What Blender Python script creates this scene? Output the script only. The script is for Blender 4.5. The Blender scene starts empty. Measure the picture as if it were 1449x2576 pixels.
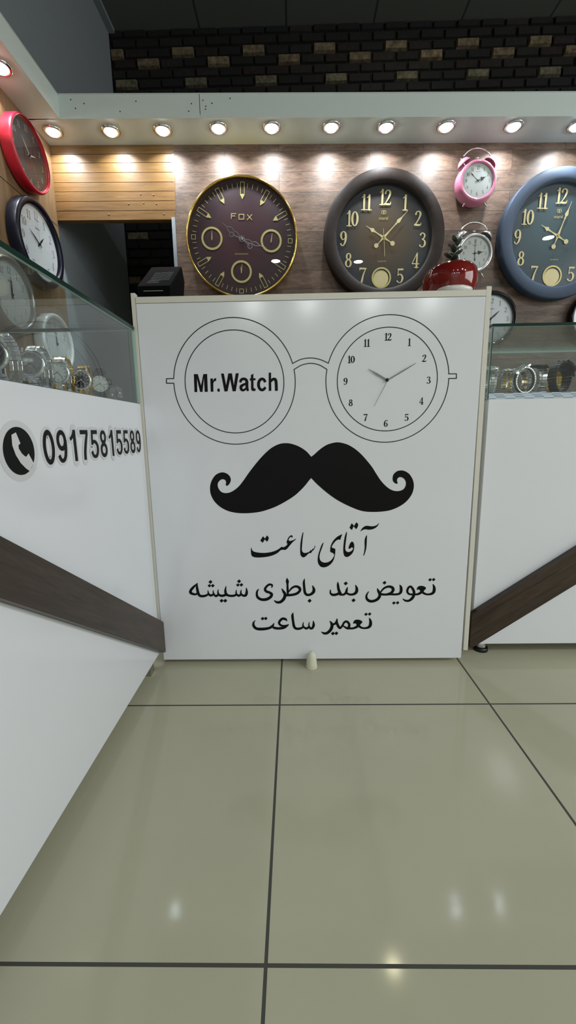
import bpy, bmesh, math, random
from mathutils import Vector, Matrix, noise
from mathutils.geometry import tessellate_polygon

random.seed(7)
C = bpy.context.scene.collection
PI = math.pi
sin, cos = math.sin, math.cos

# ------------------------------------------------------------------ camera
scene = bpy.context.scene
F_PX, PITCH, YAW, ROLL = 1055.6, 0.1911, -0.0176, -0.0158
cam_data = bpy.data.cameras.new('camera')
cam = bpy.data.objects.new('camera', cam_data)
C.objects.link(cam)
fw = Vector((sin(YAW) * cos(PITCH), cos(YAW) * cos(PITCH), -sin(PITCH)))
rt = Vector((cos(YAW), -sin(YAW), 0))
up = rt.cross(fw)
rt2 = rt * cos(ROLL) + up * sin(ROLL)
up2 = -rt * sin(ROLL) + up * cos(ROLL)
mw = Matrix((rt2, up2, -fw)).transposed().to_4x4()
mw.translation = (0.0518, 0, 0.775)
cam.matrix_world = mw
cam_data.sensor_fit = 'VERTICAL'
cam_data.sensor_height = 36.0
cam_data.lens = F_PX / 2576 * 36.0
cam_data.clip_start = 0.01
scene.camera = cam

# ------------------------------------------------------------------ world, shop lamps, added fill, exposure
world = bpy.data.worlds.new('world')
scene.world = world
world.use_nodes = True
world.node_tree.nodes['Background'].inputs[0].default_value = (0.80, 0.9, 1.0, 1)
world.node_tree.nodes['Background'].inputs[1].default_value = 0.02
scene.view_settings.view_transform = 'Standard'
scene.view_settings.look = 'None'
scene.view_settings.gamma = 1.0
scene.view_settings.use_curve_mapping = False
scene.view_settings.exposure = 0.2
scene.cycles.use_denoising = True
scene.cycles.max_bounces = 12
scene.cycles.transparent_max_bounces = 24
scene.cycles.sample_clamp_indirect = 6.0


def lamp(name, kind, loc, energy, color, size=0.1, rot=(0, 0, 0), parent=None):
    d = bpy.data.lights.new(name, kind)
    d.energy = energy
    d.color = color
    if kind == 'AREA':
        d.shape = 'DISK'
        d.size = size
    else:
        d.shadow_soft_size = size
    o = bpy.data.objects.new(name, d)
    C.objects.link(o)
    o.location = loc
    o.rotation_euler = rot
    if parent:
        o.parent = parent
    return o


SHOP = (0.97, 1.0, 0.985)
CEIL = 3.06
ROW1, ROW2 = 20.0, 24.0
for lx, ly, k in ((0.1, -2.2, 0.2), (1.23, -2.2, 0.25), (2.35, -1.45, 1.35), (3.4, -1.45, 1.3)):   # shop ceiling lamps over the aisle; the last added to brighten the left cabinet
    lamp('ceiling_lamp', 'AREA', (lx, ly, CEIL - 0.03), ROW1 * k, SHOP, 0.12)
for lx in (-1.75, -0.67, 0.33, 1.45, 2.5):
    lamp('ceiling_lamp', 'AREA', (lx, -5.5, CEIL - 0.03), ROW2, SHOP, 0.12)
front = lamp('right_fill_light', 'AREA', (3.96, -0.45, 1.85), 62.0, (0.96, 0.99, 1.0), 4.0, (0, math.radians(90), 0))   # added fill at the right-hand wall, brightening the left cabinet; no window there
front.data.shape = 'RECTANGLE'
front.data.size = 1.5
front.data.size_y = 3.2
lamp('ceiling_lamp', 'AREA', (0.72, 2.36, CEIL - 0.03), 0.9, (1.0, 0.92, 0.62), 0.09)   # weak lamp behind the partition

# ------------------------------------------------------------------ materials
MATS = {}


def new_mat(name):
    m = bpy.data.materials.new(name)
    m.use_nodes = True
    nt = m.node_tree
    nt.nodes.clear()
    out = nt.nodes.new('ShaderNodeOutputMaterial')
    MATS[name] = m
    return m, nt, out


def N(nt, t, **kw):
    n = nt.nodes.new(t)
    for k, v in kw.items():
        setattr(n, k, v)
    return n


def srgb(r, g, b):
    f = lambda c: (c / 255 / 12.92) if c <= 10 else ((c / 255 + 0.055) / 1.055) ** 2.4
    return (f(r), f(g), f(b), 1)


def plain(name, col, rough=0.4, metal=0.0, spec=0.5, var=0.06, scale=30, coat=0.0, bump=0.0):
    """One-colour surface with a little procedural mottling."""
    m, nt, out = new_mat(name)
    b = N(nt, 'ShaderNodeBsdfPrincipled')
    tc = N(nt, 'ShaderNodeTexCoord')
    ns = N(nt, 'ShaderNodeTexNoise')
    ns.inputs['Scale'].default_value = scale
    ns.inputs['Detail'].default_value = 4
    nt.links.new(tc.outputs['Object'], ns.inputs['Vector'])
    mx = N(nt, 'ShaderNodeMix', data_type='RGBA')
    nt.links.new(ns.outputs['Fac'], mx.inputs['Factor'])
    mx.inputs[6].default_value = tuple(c * (1 - var) for c in col[:3]) + (1,)
    mx.inputs[7].default_value = tuple(min(1, c * (1 + var)) for c in col[:3]) + (1,)
    nt.links.new(mx.outputs[2], b.inputs['Base Color'])
    b.inputs['Roughness'].default_value = rough
    b.inputs['Metallic'].default_value = metal
    b.inputs['Specular IOR Level'].default_value = spec
    b.inputs['Coat Weight'].default_value = coat
    b.inputs['Coat Roughness'].default_value = 0.05
    if bump:
        bp = N(nt, 'ShaderNodeBump')
        bp.inputs['Strength'].default_value = bump
        bp.inputs['Distance'].default_value = 0.002
        nt.links.new(ns.outputs['Fac'], bp.inputs['Height'])
        nt.links.new(bp.outputs['Normal'], b.inputs['Normal'])
    nt.links.new(b.outputs[0], out.inputs[0])
    return m


def emit(name, col, strength):
    m, nt, out = new_mat(name)
    e = N(nt, 'ShaderNodeEmission')
    e.inputs[0].default_value = col
    e.inputs[1].default_value = strength
    nt.links.new(e.outputs[0], out.inputs[0])
    return m


def glass(name, tint, reflect=1.0, base=0.04, rough=0.0):
    """Thin clear pane: tinted transmission plus a Fresnel-like mirror."""
    m, nt, out = new_mat(name)
    tr = N(nt, 'ShaderNodeBsdfTransparent')
    tr.inputs[0].default_value = tint
    gl = N(nt, 'ShaderNodeBsdfGlossy')
    gl.inputs['Roughness'].default_value = rough
    gl.inputs[0].default_value = (reflect, reflect, reflect, 1)
    lw = N(nt, 'ShaderNodeLayerWeight')
    lw.inputs[0].default_value = 0.5
    pw = N(nt, 'ShaderNodeMath', operation='POWER')
    pw.inputs[1].default_value = 5.0
    nt.links.new(lw.outputs['Facing'], pw.inputs[0])
    ma = N(nt, 'ShaderNodeMath', operation='MULTIPLY_ADD', use_clamp=True)
    ma.inputs[1].default_value = 1 - base
    ma.inputs[2].default_value = base
    nt.links.new(pw.outputs[0], ma.inputs[0])
    mx = N(nt, 'ShaderNodeMixShader')
    nt.links.new(ma.outputs[0], mx.inputs[0])
    nt.links.new(tr.outputs[0], mx.inputs[1])
    nt.links.new(gl.outputs[0], mx.inputs[2])
    nt.links.new(mx.outputs[0], out.inputs[0])
    return m


def wood(name, dark, light, stretch=(1.5, 14, 14), rough=0.45, contrast=(0.3, 0.75), scale=3.0, planks=None, spec=0.4, bump=0.15, turn=0.0):
    """Wood grain along the axis with the small stretch value; planks=(length, height) adds staggered boards in x-y of the object."""
    m, nt, out = new_mat(name)
    b = N(nt, 'ShaderNodeBsdfPrincipled')
    tc = N(nt, 'ShaderNodeTexCoord')
    mp = N(nt, 'ShaderNodeMapping')
    mp.inputs['Scale'].default_value = stretch
    vec = tc.outputs['Object']
    if turn:
        rm_ = N(nt, 'ShaderNodeMapping')
        rm_.inputs['Rotation'].default_value = (0, 0, -turn)
        nt.links.new(vec, rm_.inputs['Vector'])
        vec = rm_.outputs[0]
    br = None
    if planks:
        br = N(nt, 'ShaderNodeTexBrick', offset=0.37, offset_frequency=2)
        br.inputs['Scale'].default_value = 1.0
        br.inputs['Brick Width'].default_value = planks[0]
        br.inputs['Row Height'].default_value = planks[1]
        br.inputs['Mortar Size'].default_value = 0.0009
        br.inputs['Mortar Smooth'].default_value = 0.1
        br.inputs['Color1'].default_value = (0, 0, 0, 1)
        br.inputs['Color2'].default_value = (1, 1, 1, 1)
        br.inputs['Mortar'].default_value = (0.5, 0.5, 0.5, 1)
        nt.links.new(tc.outputs['Object'], br.inputs['Vector'])
        ad = N(nt, 'ShaderNodeVectorMath', operation='MULTIPLY_ADD')
        ad.inputs[1].default_value = (3.1, 7.3, 1.7)
        nt.links.new(br.outputs['Color'], ad.inputs[0])
        nt.links.new(tc.outputs['Object'], ad.inputs[2])
        vec = ad.outputs[0]
    nt.links.new(vec, mp.inputs['Vector'])
    n1 = N(nt, 'ShaderNodeTexNoise')
    n1.inputs['Scale'].default_value = scale
    n1.inputs['Detail'].default_value = 8
    n1.inputs['Roughness'].default_value = 0.65
    n1.inputs['Distortion'].default_value = 0.6
    nt.links.new(mp.outputs[0], n1.inputs['Vector'])
    n2 = N(nt, 'ShaderNodeTexNoise')
    n2.inputs['Scale'].default_value = scale * 6
    n2.inputs['Detail'].default_value = 3
    nt.links.new(mp.outputs[0], n2.inputs['Vector'])
    av = N(nt, 'ShaderNodeMix')
    av.inputs['Factor'].default_value = 0.3
    nt.links.new(n1.outputs['Fac'], av.inputs[2])
    nt.links.new(n2.outputs['Fac'], av.inputs[3])
    rp = N(nt, 'ShaderNodeValToRGB')
    rp.color_ramp.elements[0].position = contrast[0]
    rp.color_ramp.elements[0].color = dark
    rp.color_ramp.elements[1].position = contrast[1]
    rp.color_ramp.elements[1].color = light
    nt.links.new(av.outputs[0], rp.inputs[0])
    col = rp.outputs[0]
    kn = N(nt, 'ShaderNodeTexNoise')
    kn.inputs['Scale'].default_value = scale * 0.9
    kn.inputs['Detail'].default_value = 5
    kn.inputs['Distortion'].default_value = 1.5
    nt.links.new(mp.outputs[0], kn.inputs['Vector'])
    kr = N(nt, 'ShaderNodeValToRGB')
    kr.color_ramp.elements[0].position = 0.28
    kr.color_ramp.elements[0].color = (0.5, 0.47, 0.45, 1)
    kr.color_ramp.elements[1].position = 0.44
    kr.color_ramp.elements[1].color = (1, 1, 1, 1)
    nt.links.new(kn.outputs['Fac'], kr.inputs[0])
    km = N(nt, 'ShaderNodeMix', data_type='RGBA', blend_type='MULTIPLY')
    km.inputs['Factor'].default_value = 0.8
    nt.links.new(col, km.inputs[6])
    nt.links.new(kr.outputs[0], km.inputs[7])
    col = km.outputs[2]
    if br:
        mu = N(nt, 'ShaderNodeMix', data_type='RGBA', blend_type='MULTIPLY')
        mu.inputs['Factor'].default_value = 1.0
        r2 = N(nt, 'ShaderNodeValToRGB')
        r2.color_ramp.elements[0].color = (0.72, 0.66, 0.62, 1)
        r2.color_ramp.elements[1].color = (1.12, 1.0, 0.98, 1)
        nt.links.new(br.outputs['Color'], r2.inputs[0])
        nt.links.new(col, mu.inputs[6])
        nt.links.new(r2.outputs[0], mu.inputs[7])
        mo = N(nt, 'ShaderNodeMix', data_type='RGBA')
        nt.links.new(br.outputs['Fac'], mo.inputs['Factor'])
        nt.links.new(mu.outputs[2], mo.inputs[6])
        mo.inputs[7].default_value = tuple(c * 0.7 for c in dark[:3]) + (1,)
        col = mo.outputs[2]
    nt.links.new(col, b.inputs['Base Color'])
    b.inputs['Roughness'].default_value = rough
    b.inputs['Specular IOR Level'].default_value = spec
    if bump:
        bp = N(nt, 'ShaderNodeBump')
        bp.inputs['Strength'].default_value = bump
        bp.inputs['Distance'].default_value = 0.002
        nt.links.new(av.outputs[0], bp.inputs['Height'])
        nt.links.new(bp.outputs['Normal'], b.inputs['Normal'])
    nt.links.new(b.outputs[0], out.inputs[0])
    return m


def radial(name, inner, outer, radius, rough=0.5):
    """Printed dial whose ink runs from one colour in the middle to another at the edge."""
    m, nt, out = new_mat(name)
    b = N(nt, 'ShaderNodeBsdfPrincipled')
    tc = N(nt, 'ShaderNodeTexCoord')
    ln = N(nt, 'ShaderNodeVectorMath', operation='LENGTH')
    nt.links.new(tc.outputs['Object'], ln.inputs[0])
    dv = N(nt, 'ShaderNodeMath', operation='DIVIDE', use_clamp=True)
    dv.inputs[1].default_value = radius
    nt.links.new(ln.outputs['Value'], dv.inputs[0])
    rp = N(nt, 'ShaderNodeValToRGB')
    rp.color_ramp.elements[0].position = 0.35
    rp.color_ramp.elements[0].color = inner
    rp.color_ramp.elements[1].position = 0.95
    rp.color_ramp.elements[1].color = outer
    nt.links.new(dv.outputs[0], rp.inputs[0])
    nt.links.new(rp.outputs[0], b.inputs['Base Color'])
    b.inputs['Roughness'].default_value = rough
    nt.links.new(b.outputs[0], out.inputs[0])
    return m


def tile_floor(name, x0, y0, pitch, grout, col, gcol):
    m, nt, out = new_mat(name)
    b = N(nt, 'ShaderNodeBsdfPrincipled')
    tc = N(nt, 'ShaderNodeTexCoord')
    sp = N(nt, 'ShaderNodeSeparateXYZ')
    nt.links.new(tc.outputs['Object'], sp.inputs[0])
    facs = []
    for ax, off in (('X', x0), ('Y', y0)):
        a = N(nt, 'ShaderNodeMath', operation='ADD')
        a.inputs[1].default_value = 60 * pitch - off + grout / 2
        nt.links.new(sp.outputs[ax], a.inputs[0])
        md = N(nt, 'ShaderNodeMath', operation='MODULO')
        md.inputs[1].default_value = pitch
        nt.links.new(a.outputs[0], md.inputs[0])
        lt = N(nt, 'ShaderNodeMath', operation='LESS_THAN')
        lt.inputs[1].default_value = grout
        nt.links.new(md.outputs[0], lt.inputs[0])
        facs.append(lt.outputs[0])
    mxm = N(nt, 'ShaderNodeMath', operation='MAXIMUM')
    nt.links.new(facs[0], mxm.inputs[0])
    nt.links.new(facs[1], mxm.inputs[1])
    ns = N(nt, 'ShaderNodeTexNoise')
    ns.inputs['Scale'].default_value = 3.5
    ns.inputs['Detail'].default_value = 6
    nt.links.new(tc.outputs['Object'], ns.inputs['Vector'])
    mx = N(nt, 'ShaderNodeMix', data_type='RGBA')
    nt.links.new(ns.outputs['Fac'], mx.inputs['Factor'])
    mx.inputs[6].default_value = tuple(c * 0.93 for c in col[:3]) + (1,)
    mx.inputs[7].default_value = tuple(c * 1.06 for c in col[:3]) + (1,)
    mo = N(nt, 'ShaderNodeMix', data_type='RGBA')
    nt.links.new(mxm.outputs[0], mo.inputs['Factor'])
    nt.links.new(mx.outputs[2], mo.inputs[6])
    mo.inputs[7].default_value = gcol
    nt.links.new(mo.outputs[2], b.inputs['Base Color'])
    rr = N(nt, 'ShaderNodeMix')
    nt.links.new(mxm.outputs[0], rr.inputs['Factor'])
    rr.inputs[2].default_value = 0.09
    rr.inputs[3].default_value = 0.85
    nt.links.new(rr.outputs[0], b.inputs['Roughness'])
    b.inputs['Specular IOR Level'].default_value = 0.32
    bp = N(nt, 'ShaderNodeBump', invert=True)
    bp.inputs['Strength'].default_value = 0.4
    bp.inputs['Distance'].default_value = 0.002
    nt.links.new(mxm.outputs[0], bp.inputs['Height'])
    nt.links.new(bp.outputs['Normal'], b.inputs['Normal'])
    nt.links.new(b.outputs[0], out.inputs[0])
    return m


def ceiling_mat(name, col, line):
    m, nt, out = new_mat(name)
    b = N(nt, 'ShaderNodeBsdfPrincipled')
    tc = N(nt, 'ShaderNodeTexCoord')
    br = N(nt, 'ShaderNodeTexBrick', offset=0.0)
    br.inputs['Scale'].default_value = 1.0
    br.inputs['Brick Width'].default_value = 0.5
    br.inputs['Row Height'].default_value = 1.2
    br.inputs['Mortar Size'].default_value = 0.006
    br.inputs['Color1'].default_value = col
    br.inputs['Color2'].default_value = tuple(c * 0.95 for c in col[:3]) + (1,)
    br.inputs['Mortar'].default_value = line
    nt.links.new(tc.outputs['Object'], br.inputs['Vector'])
    nt.links.new(br.outputs['Color'], b.inputs['Base Color'])
    b.inputs['Roughness'].default_value = 0.8
    nt.links.new(b.outputs[0], out.inputs[0])
    return m


def attr_mat(name, rough=0.8):
    """Colour per brick from the mesh's own colour layer, roughened by noise."""
    m, nt, out = new_mat(name)
    b = N(nt, 'ShaderNodeBsdfPrincipled')
    at = N(nt, 'ShaderNodeVertexColor', layer_name='brick_colour')
    tc = N(nt, 'ShaderNodeTexCoord')
    ns = N(nt, 'ShaderNodeTexNoise')
    ns.inputs['Scale'].default_value = 45
    ns.inputs['Detail'].default_value = 6
    nt.links.new(tc.outputs['Object'], ns.inputs['Vector'])
    rp = N(nt, 'ShaderNodeValToRGB')
    rp.color_ramp.elements[0].position = 0.3
    rp.color_ramp.elements[0].color = (0.35, 0.33, 0.3, 1)
    rp.color_ramp.elements[1].position = 0.7
    rp.color_ramp.elements[1].color = (1.25, 1.2, 1.1, 1)
    nt.links.new(ns.outputs['Fac'], rp.inputs[0])
    mu = N(nt, 'ShaderNodeMix', data_type='RGBA', blend_type='MULTIPLY')
    mu.inputs['Factor'].default_value = 1
    nt.links.new(at.outputs['Color'], mu.inputs[6])
    nt.links.new(rp.outputs[0], mu.inputs[7])
    nt.links.new(mu.outputs[2], b.inputs['Base Color'])
    b.inputs['Roughness'].default_value = rough
    bp = N(nt, 'ShaderNodeBump')
    bp.inputs['Strength'].default_value = 0.5
    bp.inputs['Distance'].default_value = 0.004
    nt.links.new(ns.outputs['Fac'], bp.inputs['Height'])
    nt.links.new(bp.outputs['Normal'], b.inputs['Normal'])
    nt.links.new(b.outputs[0], out.inputs[0])
    return m


def checker_mat(name, c1, c2, scale):
    m, nt, out = new_mat(name)
    b = N(nt, 'ShaderNodeBsdfPrincipled')
    tc = N(nt, 'ShaderNodeTexCoord')
    mp = N(nt, 'ShaderNodeMapping')
    mp.inputs['Scale'].default_value = scale
    ck = N(nt, 'ShaderNodeTexChecker')
    ck.inputs['Color1'].default_value = c1
    ck.inputs['Color2'].default_value = c2
    ck.inputs['Scale'].default_value = 1
    nt.links.new(tc.outputs['Object'], mp.inputs[0])
    nt.links.new(mp.outputs[0], ck.inputs['Vector'])
    nt.links.new(ck.outputs['Color'], b.inputs['Base Color'])
    b.inputs['Roughness'].default_value = 0.5
    nt.links.new(b.outputs[0], out.inputs[0])
    return m


YA = 0.4807                                            # first cross joint of the floor tiles
M_floor = tile_floor('floor_tile', 0.0, YA, 0.6, 0.0055, srgb(182, 180, 156), srgb(74, 74, 68))
M_ceil = ceiling_mat('ceiling_board', srgb(88, 91, 87), srgb(46, 49, 48))
M_brick = attr_mat('brick')
M_gray = plain('gray_paint', srgb(122, 129, 134), 0.7, bump=0.05)
M_room = plain('room_paint', srgb(190, 190, 186), 0.8)
M_white = plain('white_laminate', srgb(223, 226, 231), 0.15, spec=0.5, var=0.01, scale=8)
M_edge = plain('edge_band', srgb(214, 212, 200), 0.3, var=0.02)
M_soffit = plain('soffit_board', srgb(196, 207, 203), 0.35, var=0.02)
M_wallwood = wood('walnut_planks', srgb(56, 45, 36), srgb(130, 111, 94), (3.2, 15, 15), planks=(0.62, 0.078), rough=0.5)
M_pine = wood('pine_boards', srgb(90, 60, 28), srgb(128, 98, 54), (1.6, 26, 26), rough=0.42, scale=2.4)
M_sidewood = wood('brown_cladding', srgb(92, 70, 46), srgb(136, 108, 76), (30, 30, 1.6), rough=0.5, scale=1.6)
M_walnut = wood('dark_walnut_strip', srgb(38, 29, 23), srgb(76, 62, 50), (2.5, 34, 34), rough=0.35, scale=1.6, turn=math.atan2(-0.69, 1.0))
M_walnut2 = wood('dark_walnut_strip_rising', srgb(38, 29, 23), srgb(76, 62, 50), (2.5, 34, 34), rough=0.35, scale=1.6, turn=math.atan2(0.70, 1.0))
M_black = plain('black_vinyl', srgb(11, 12, 13), 0.45, var=0.1, spec=0.15)
M_line = plain('black_vinyl_line', srgb(14, 14, 15), 0.4)
M_sticker = plain('clear_sticker', srgb(208, 210, 212), 0.06, var=0.01)
M_silverline = plain('silver_hand', srgb(120, 122, 122), 0.25, metal=0.7)
M_pane = glass('clear_pane', (0.945, 0.975, 0.965, 1))
M_crystal = glass('clock_glass', (0.95, 0.96, 0.96, 1), base=0.045)
M_plastic = glass('clear_plastic', (0.93, 0.94, 0.95, 1), base=0.08, rough=0.05)
M_gedge = plain('glass_edge_pale', srgb(168, 196, 188), 0.15, var=0.05)
M_gdark = plain('glass_edge_dark', srgb(10, 46, 40), 0.25, var=0.2, spec=0.25)
M_chrome = plain('chrome', srgb(222, 223, 226), 0.14, metal=1.0, var=0.02)
M_steel = plain('brushed_steel', srgb(190, 190, 188), 0.27, metal=1.0)
M_darksteel = plain('dark_steel', srgb(52, 54, 58), 0.25, metal=0.9)
M_gold = plain('polished_gold', srgb(214, 178, 92), 0.16, metal=1.0)
M_goldink = plain('pale_gold', srgb(196, 182, 118), 0.4, metal=0.25)
M_cream = plain('cream_gold', srgb(214, 198, 148), 0.45, metal=0.15)
M_red = plain('red_plastic', srgb(178, 26, 44), 0.28)
M_rust = plain('print_red', srgb(104, 48, 42), 0.5, var=0.3)
M_navy = plain('navy_plastic', srgb(14, 16, 30), 0.32, spec=0.3)
M_whitep = plain('white_plastic', srgb(222, 224, 224), 0.3)
M_silverp = plain('silver_plastic', srgb(160, 160, 158), 0.2, metal=0.6)
M_pink = plain('pink_enamel', srgb(204, 122, 150), 0.15, coat=0.5)
M_wine = radial('wine_dial', srgb(60, 20, 29), srgb(38, 16, 23), 0.235)
M_browndial = radial('brown_dial', srgb(80, 62, 36), srgb(34, 38, 43), 0.205)
M_bluedial = radial('blue_dial', srgb(56, 78, 84), srgb(50, 66, 76), 0.205)
M_darkwood = wood('dark_brown_frame', srgb(28, 20, 16), srgb(44, 34, 28), (12, 12, 12), rough=0.6, spec=0.2)
M_blueframe = plain('slate_blue_frame', srgb(66, 78, 95), 0.55, spec=0.2, var=0.04, scale=120)
M_dialwhite = plain('dial_white', srgb(214, 218, 220), 0.5, var=0.01)
M_dialgray = plain('dial_pale', srgb(198, 202, 198), 0.5, var=0.01)
M_reddial = radial('red_clock_print', srgb(74, 50, 46), srgb(52, 50, 52), 0.10)
M_ink = plain('ink', srgb(22, 24, 28), 0.5)
M_inkwhite = plain('white_ink', srgb(222, 222, 222), 0.5)
M_inkgray = plain('gray_ink', srgb(128, 134, 138), 0.5)
M_bulb = emit('lit_bulb', (0.86, 0.93, 1.0, 1), 30.0)
M_rubber = plain('black_plastic', srgb(16, 17, 20), 0.3)
M_blackgloss = plain('black_gloss', srgb(12, 13, 16), 0.12)
M_blacksatin = plain('black_satin', srgb(8, 9, 12), 0.6, spec=0.04)
M_print = plain('printed_marks', srgb(150, 160, 176), 0.5)
M_ceramic = plain('red_glaze', srgb(118, 22, 17), 0.08, coat=0.3, var=0.12, scale=60)
M_saucer = plain('white_ceramic', srgb(222, 220, 216), 0.2)
M_leaf = plain('succulent_leaf', srgb(62, 72, 58), 0.35, var=0.25, scale=60)
M_stop = plain('ivory_plastic', srgb(212, 212, 188), 0.45)
M_paper = checker_mat('tag_paper', srgb(226, 228, 236), srgb(172, 178, 200), (34, 60, 170))
M_leather = plain('black_strap', srgb(20, 20, 22), 0.4, bump=0.3, scale=200)
M_hole = plain('screw_hole', srgb(12, 12, 14), 0.8)

# ------------------------------------------------------------------ mesh helpers


class MB:
    """Collects faces; build() links them as one mesh object."""

    def __init__(self):
        self.v, self.f, self.m, self.s = [], [], [], []
        self.mi = 0
        self.n_ink = 0
        self.smooth = False

    def add(self, vs, fs, smooth=None):
        b = len(self.v)
        self.v += [tuple(p) for p in vs]
        for f in fs:
            self.f.append([b + i for i in f])
            self.m.append(self.mi)
            self.s.append(self.smooth if smooth is None else smooth)
        return b

    def box(self, x0, x1, y0, y1, z0, z1):
        x0, x1 = min(x0, x1), max(x0, x1)
        y0, y1 = min(y0, y1), max(y0, y1)
        z0, z1 = min(z0, z1), max(z0, z1)
        vs = [(x, y, z) for x in (x0, x1) for y in (y0, y1) for z in (z0, z1)]
        self.add(vs, [(0, 1, 3, 2), (4, 6, 7, 5), (0, 4, 5, 1), (2, 3, 7, 6), (0, 2, 6, 4), (1, 5, 7, 3)], False)
        return self

    def lathe(self, prof, n=64, closed=False, center=(0, 0, 0), mat=None, smooth=True):
        """Profile of (radius, height) turned about local +Z (or the given matrix)."""
        vs, fs = [], []
        k = len(prof)
        for i in range(n):
            a = 2 * PI * i / n
            for r, h in prof:
                p = Vector((center[0] + r * cos(a), center[1] + r * sin(a), center[2] + h))
                vs.append(mat @ p if mat else p)
        segs = k if closed else k - 1
        for i in range(n):
            j = (i + 1) % n
            for q in range(segs):
                q2 = (q + 1) % k
                fs.append((i * k + q, j * k + q, j * k + q2, i * k + q2))
        self.add(vs, fs, smooth)
        return self

    def disc(self, r, h, n=64, center=(0, 0), mat=None):
        vs = [Vector((center[0] + r * cos(2 * PI * i / n), center[1] + r * sin(2 * PI * i / n), h)) for i in range(n)]
        if mat:
            vs = [mat @ p for p in vs]
        self.add(vs, [tuple(range(n))], False)
        return self

    def tube(self, pts, r, n=10, closed=False):
        pts = [Vector(p) for p in pts]
        rs = r if isinstance(r, (list, tuple)) else [r] * len(pts)
        vs, fs = [], []
        prev = None
        L = len(pts)
        for i, p in enumerate(pts):
            a = pts[(i - 1) % L] if (closed or i > 0) else p
            c = pts[(i + 1) % L] if (closed or i < L - 1) else p
            t = (c - a).normalized()
            if prev is None:
                prev = t.orthogonal().normalized()
            prev = (prev - t * prev.dot(t)).normalized()
            q = t.cross(prev)
            for k in range(n):
                an = 2 * PI * k / n
                vs.append(p + (prev * cos(an) + q * sin(an)) * rs[i])
        for i in range(L if closed else L - 1):
            j = (i + 1) % L
            for k in range(n):
                k2 = (k + 1) % n
                fs.append((i * n + k, j * n + k, j * n + k2, i * n + k2))
        if not closed:
            fs.append(tuple(range(n)))
            fs.append(tuple((L - 1) * n + k for k in range(n)))
        self.add(vs, fs, True)
        return self

    def ball(self, c, r, n=16, m=10, sq=(1, 1, 1), mat=None):
        vs, fs = [], []
        for i in range(m + 1):
            th = PI * i / m
            for k in range(n):
                a = 2 * PI * k / n
                p = Vector((c[0] + r * sq[0] * sin(th) * cos(a), c[1] + r * sq[1] * sin(th) * sin(a), c[2] + r * sq[2] * cos(th)))
                vs.append(mat @ p if mat else p)
        for i in range(m):
            for k in range(n):
                fs.append((i * n + k, i * n + (k + 1) % n, (i + 1) * n + (k + 1) % n, (i + 1) * n + k))
        self.add(vs, fs, True)
        return self

    def poly(self, pts, h=0.0):
        """Flat polygon (any outline) in the local x-y plane at height h."""
        h += self.n_ink * 4e-5
        self.n_ink += 1
        tri = tessellate_polygon([[Vector((p[0], p[1], 0)) for p in pts]])
        self.add([(p[0], p[1], h) for p in pts], [tuple(t) for t in tri], False)
        return self

    def prism(self, pts, h0, h1):
        """Outline in local x-y raised from h0 to h1."""
        n = len(pts)
        tri = tessellate_polygon([[Vector((p[0], p[1], 0)) for p in pts]])
        vs = [(p[0], p[1], h0) for p in pts] + [(p[0], p[1], h1) for p in pts]
        fs = [tuple(t) for t in tri] + [tuple(n + i for i in t) for t in tri]
        fs += [(i, (i + 1) % n, n + (i + 1) % n, n + i) for i in range(n)]
        self.add(vs, fs, False)
        return self

    def stroke(self, pts, h=0.0, smooth=True, step=5, caps=True):
        """Pen stroke through (x, y, width) points, round ended."""
        h += self.n_ink * 4e-5                         # overlapping strokes lie on one another
        self.n_ink += 1
        P = [tuple(p) for p in pts]
        if len(P) > 4 and math.hypot(P[0][0] - P[-1][0], P[0][1] - P[-1][1]) < 1e-6:   # a closed loop
            P = spline(P[:-1], step, True)
            n = len(P)
            L, R = [], []
            for i, p in enumerate(P):
                a, b = P[i - 1], P[(i + 1) % n]
                d = math.hypot(b[0] - a[0], b[1] - a[1]) or 1e-9
                nx, ny, w = -(b[1] - a[1]) / d, (b[0] - a[0]) / d, p[2] / 2
                L.append((p[0] + nx * w, p[1] + ny * w, h))
                R.append((p[0] - nx * w, p[1] - ny * w, h))
            self.add(L + R, [(i, (i + 1) % n, n + (i + 1) % n, n + i) for i in range(n)], False)
            return self
        if smooth and len(P) > 2:
            P = spline(P, step)
        L, R = [], []
        n = len(P)
        for i, p in enumerate(P):
            a, b = P[max(0, i - 1)], P[min(n - 1, i + 1)]
            dx, dy = b[0] - a[0], b[1] - a[1]
            d = math.hypot(dx, dy) or 1e-9
            nx, ny = -dy / d, dx / d
            w = p[2] / 2
            L.append((p[0] + nx * w, p[1] + ny * w))
            R.append((p[0] - nx * w, p[1] - ny * w))
        vs = [(x, y, h) for x, y in L] + [(x, y, h) for x, y in R]
        self.add(vs, [(i, i + 1, n + i + 1, n + i) for i in range(n - 1)], False)
        h += 1.5e-5
        for e in (0, n - 1):
            w = P[e][2] / 2
            if caps and w > 1e-5:
                self.add([(P[e][0] + w * cos(PI * k / 5), P[e][1] + w * sin(PI * k / 5), h) for k in range(10)], [tuple(range(10))], False)
        return self

    def ring(self, c, r, w, h=0.0, a0=0.0, a1=2 * PI, n=96):
        full = abs(a1 - a0 - 2 * PI) < 1e-6
        m = n if full else n + 1
        vs = []
        for i in range(m):
            a = a0 + (a1 - a0) * i / n
            for rr in (r - w / 2, r + w / 2):
                vs.append((c[0] + rr * cos(a), c[1] + rr * sin(a), h))
        self.add(vs, [(2 * i, 2 * i + 1, 2 * ((i + 1) % m) + 1, 2 * ((i + 1) % m)) for i in range(n if full else m - 1)], False)
        return self

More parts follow.
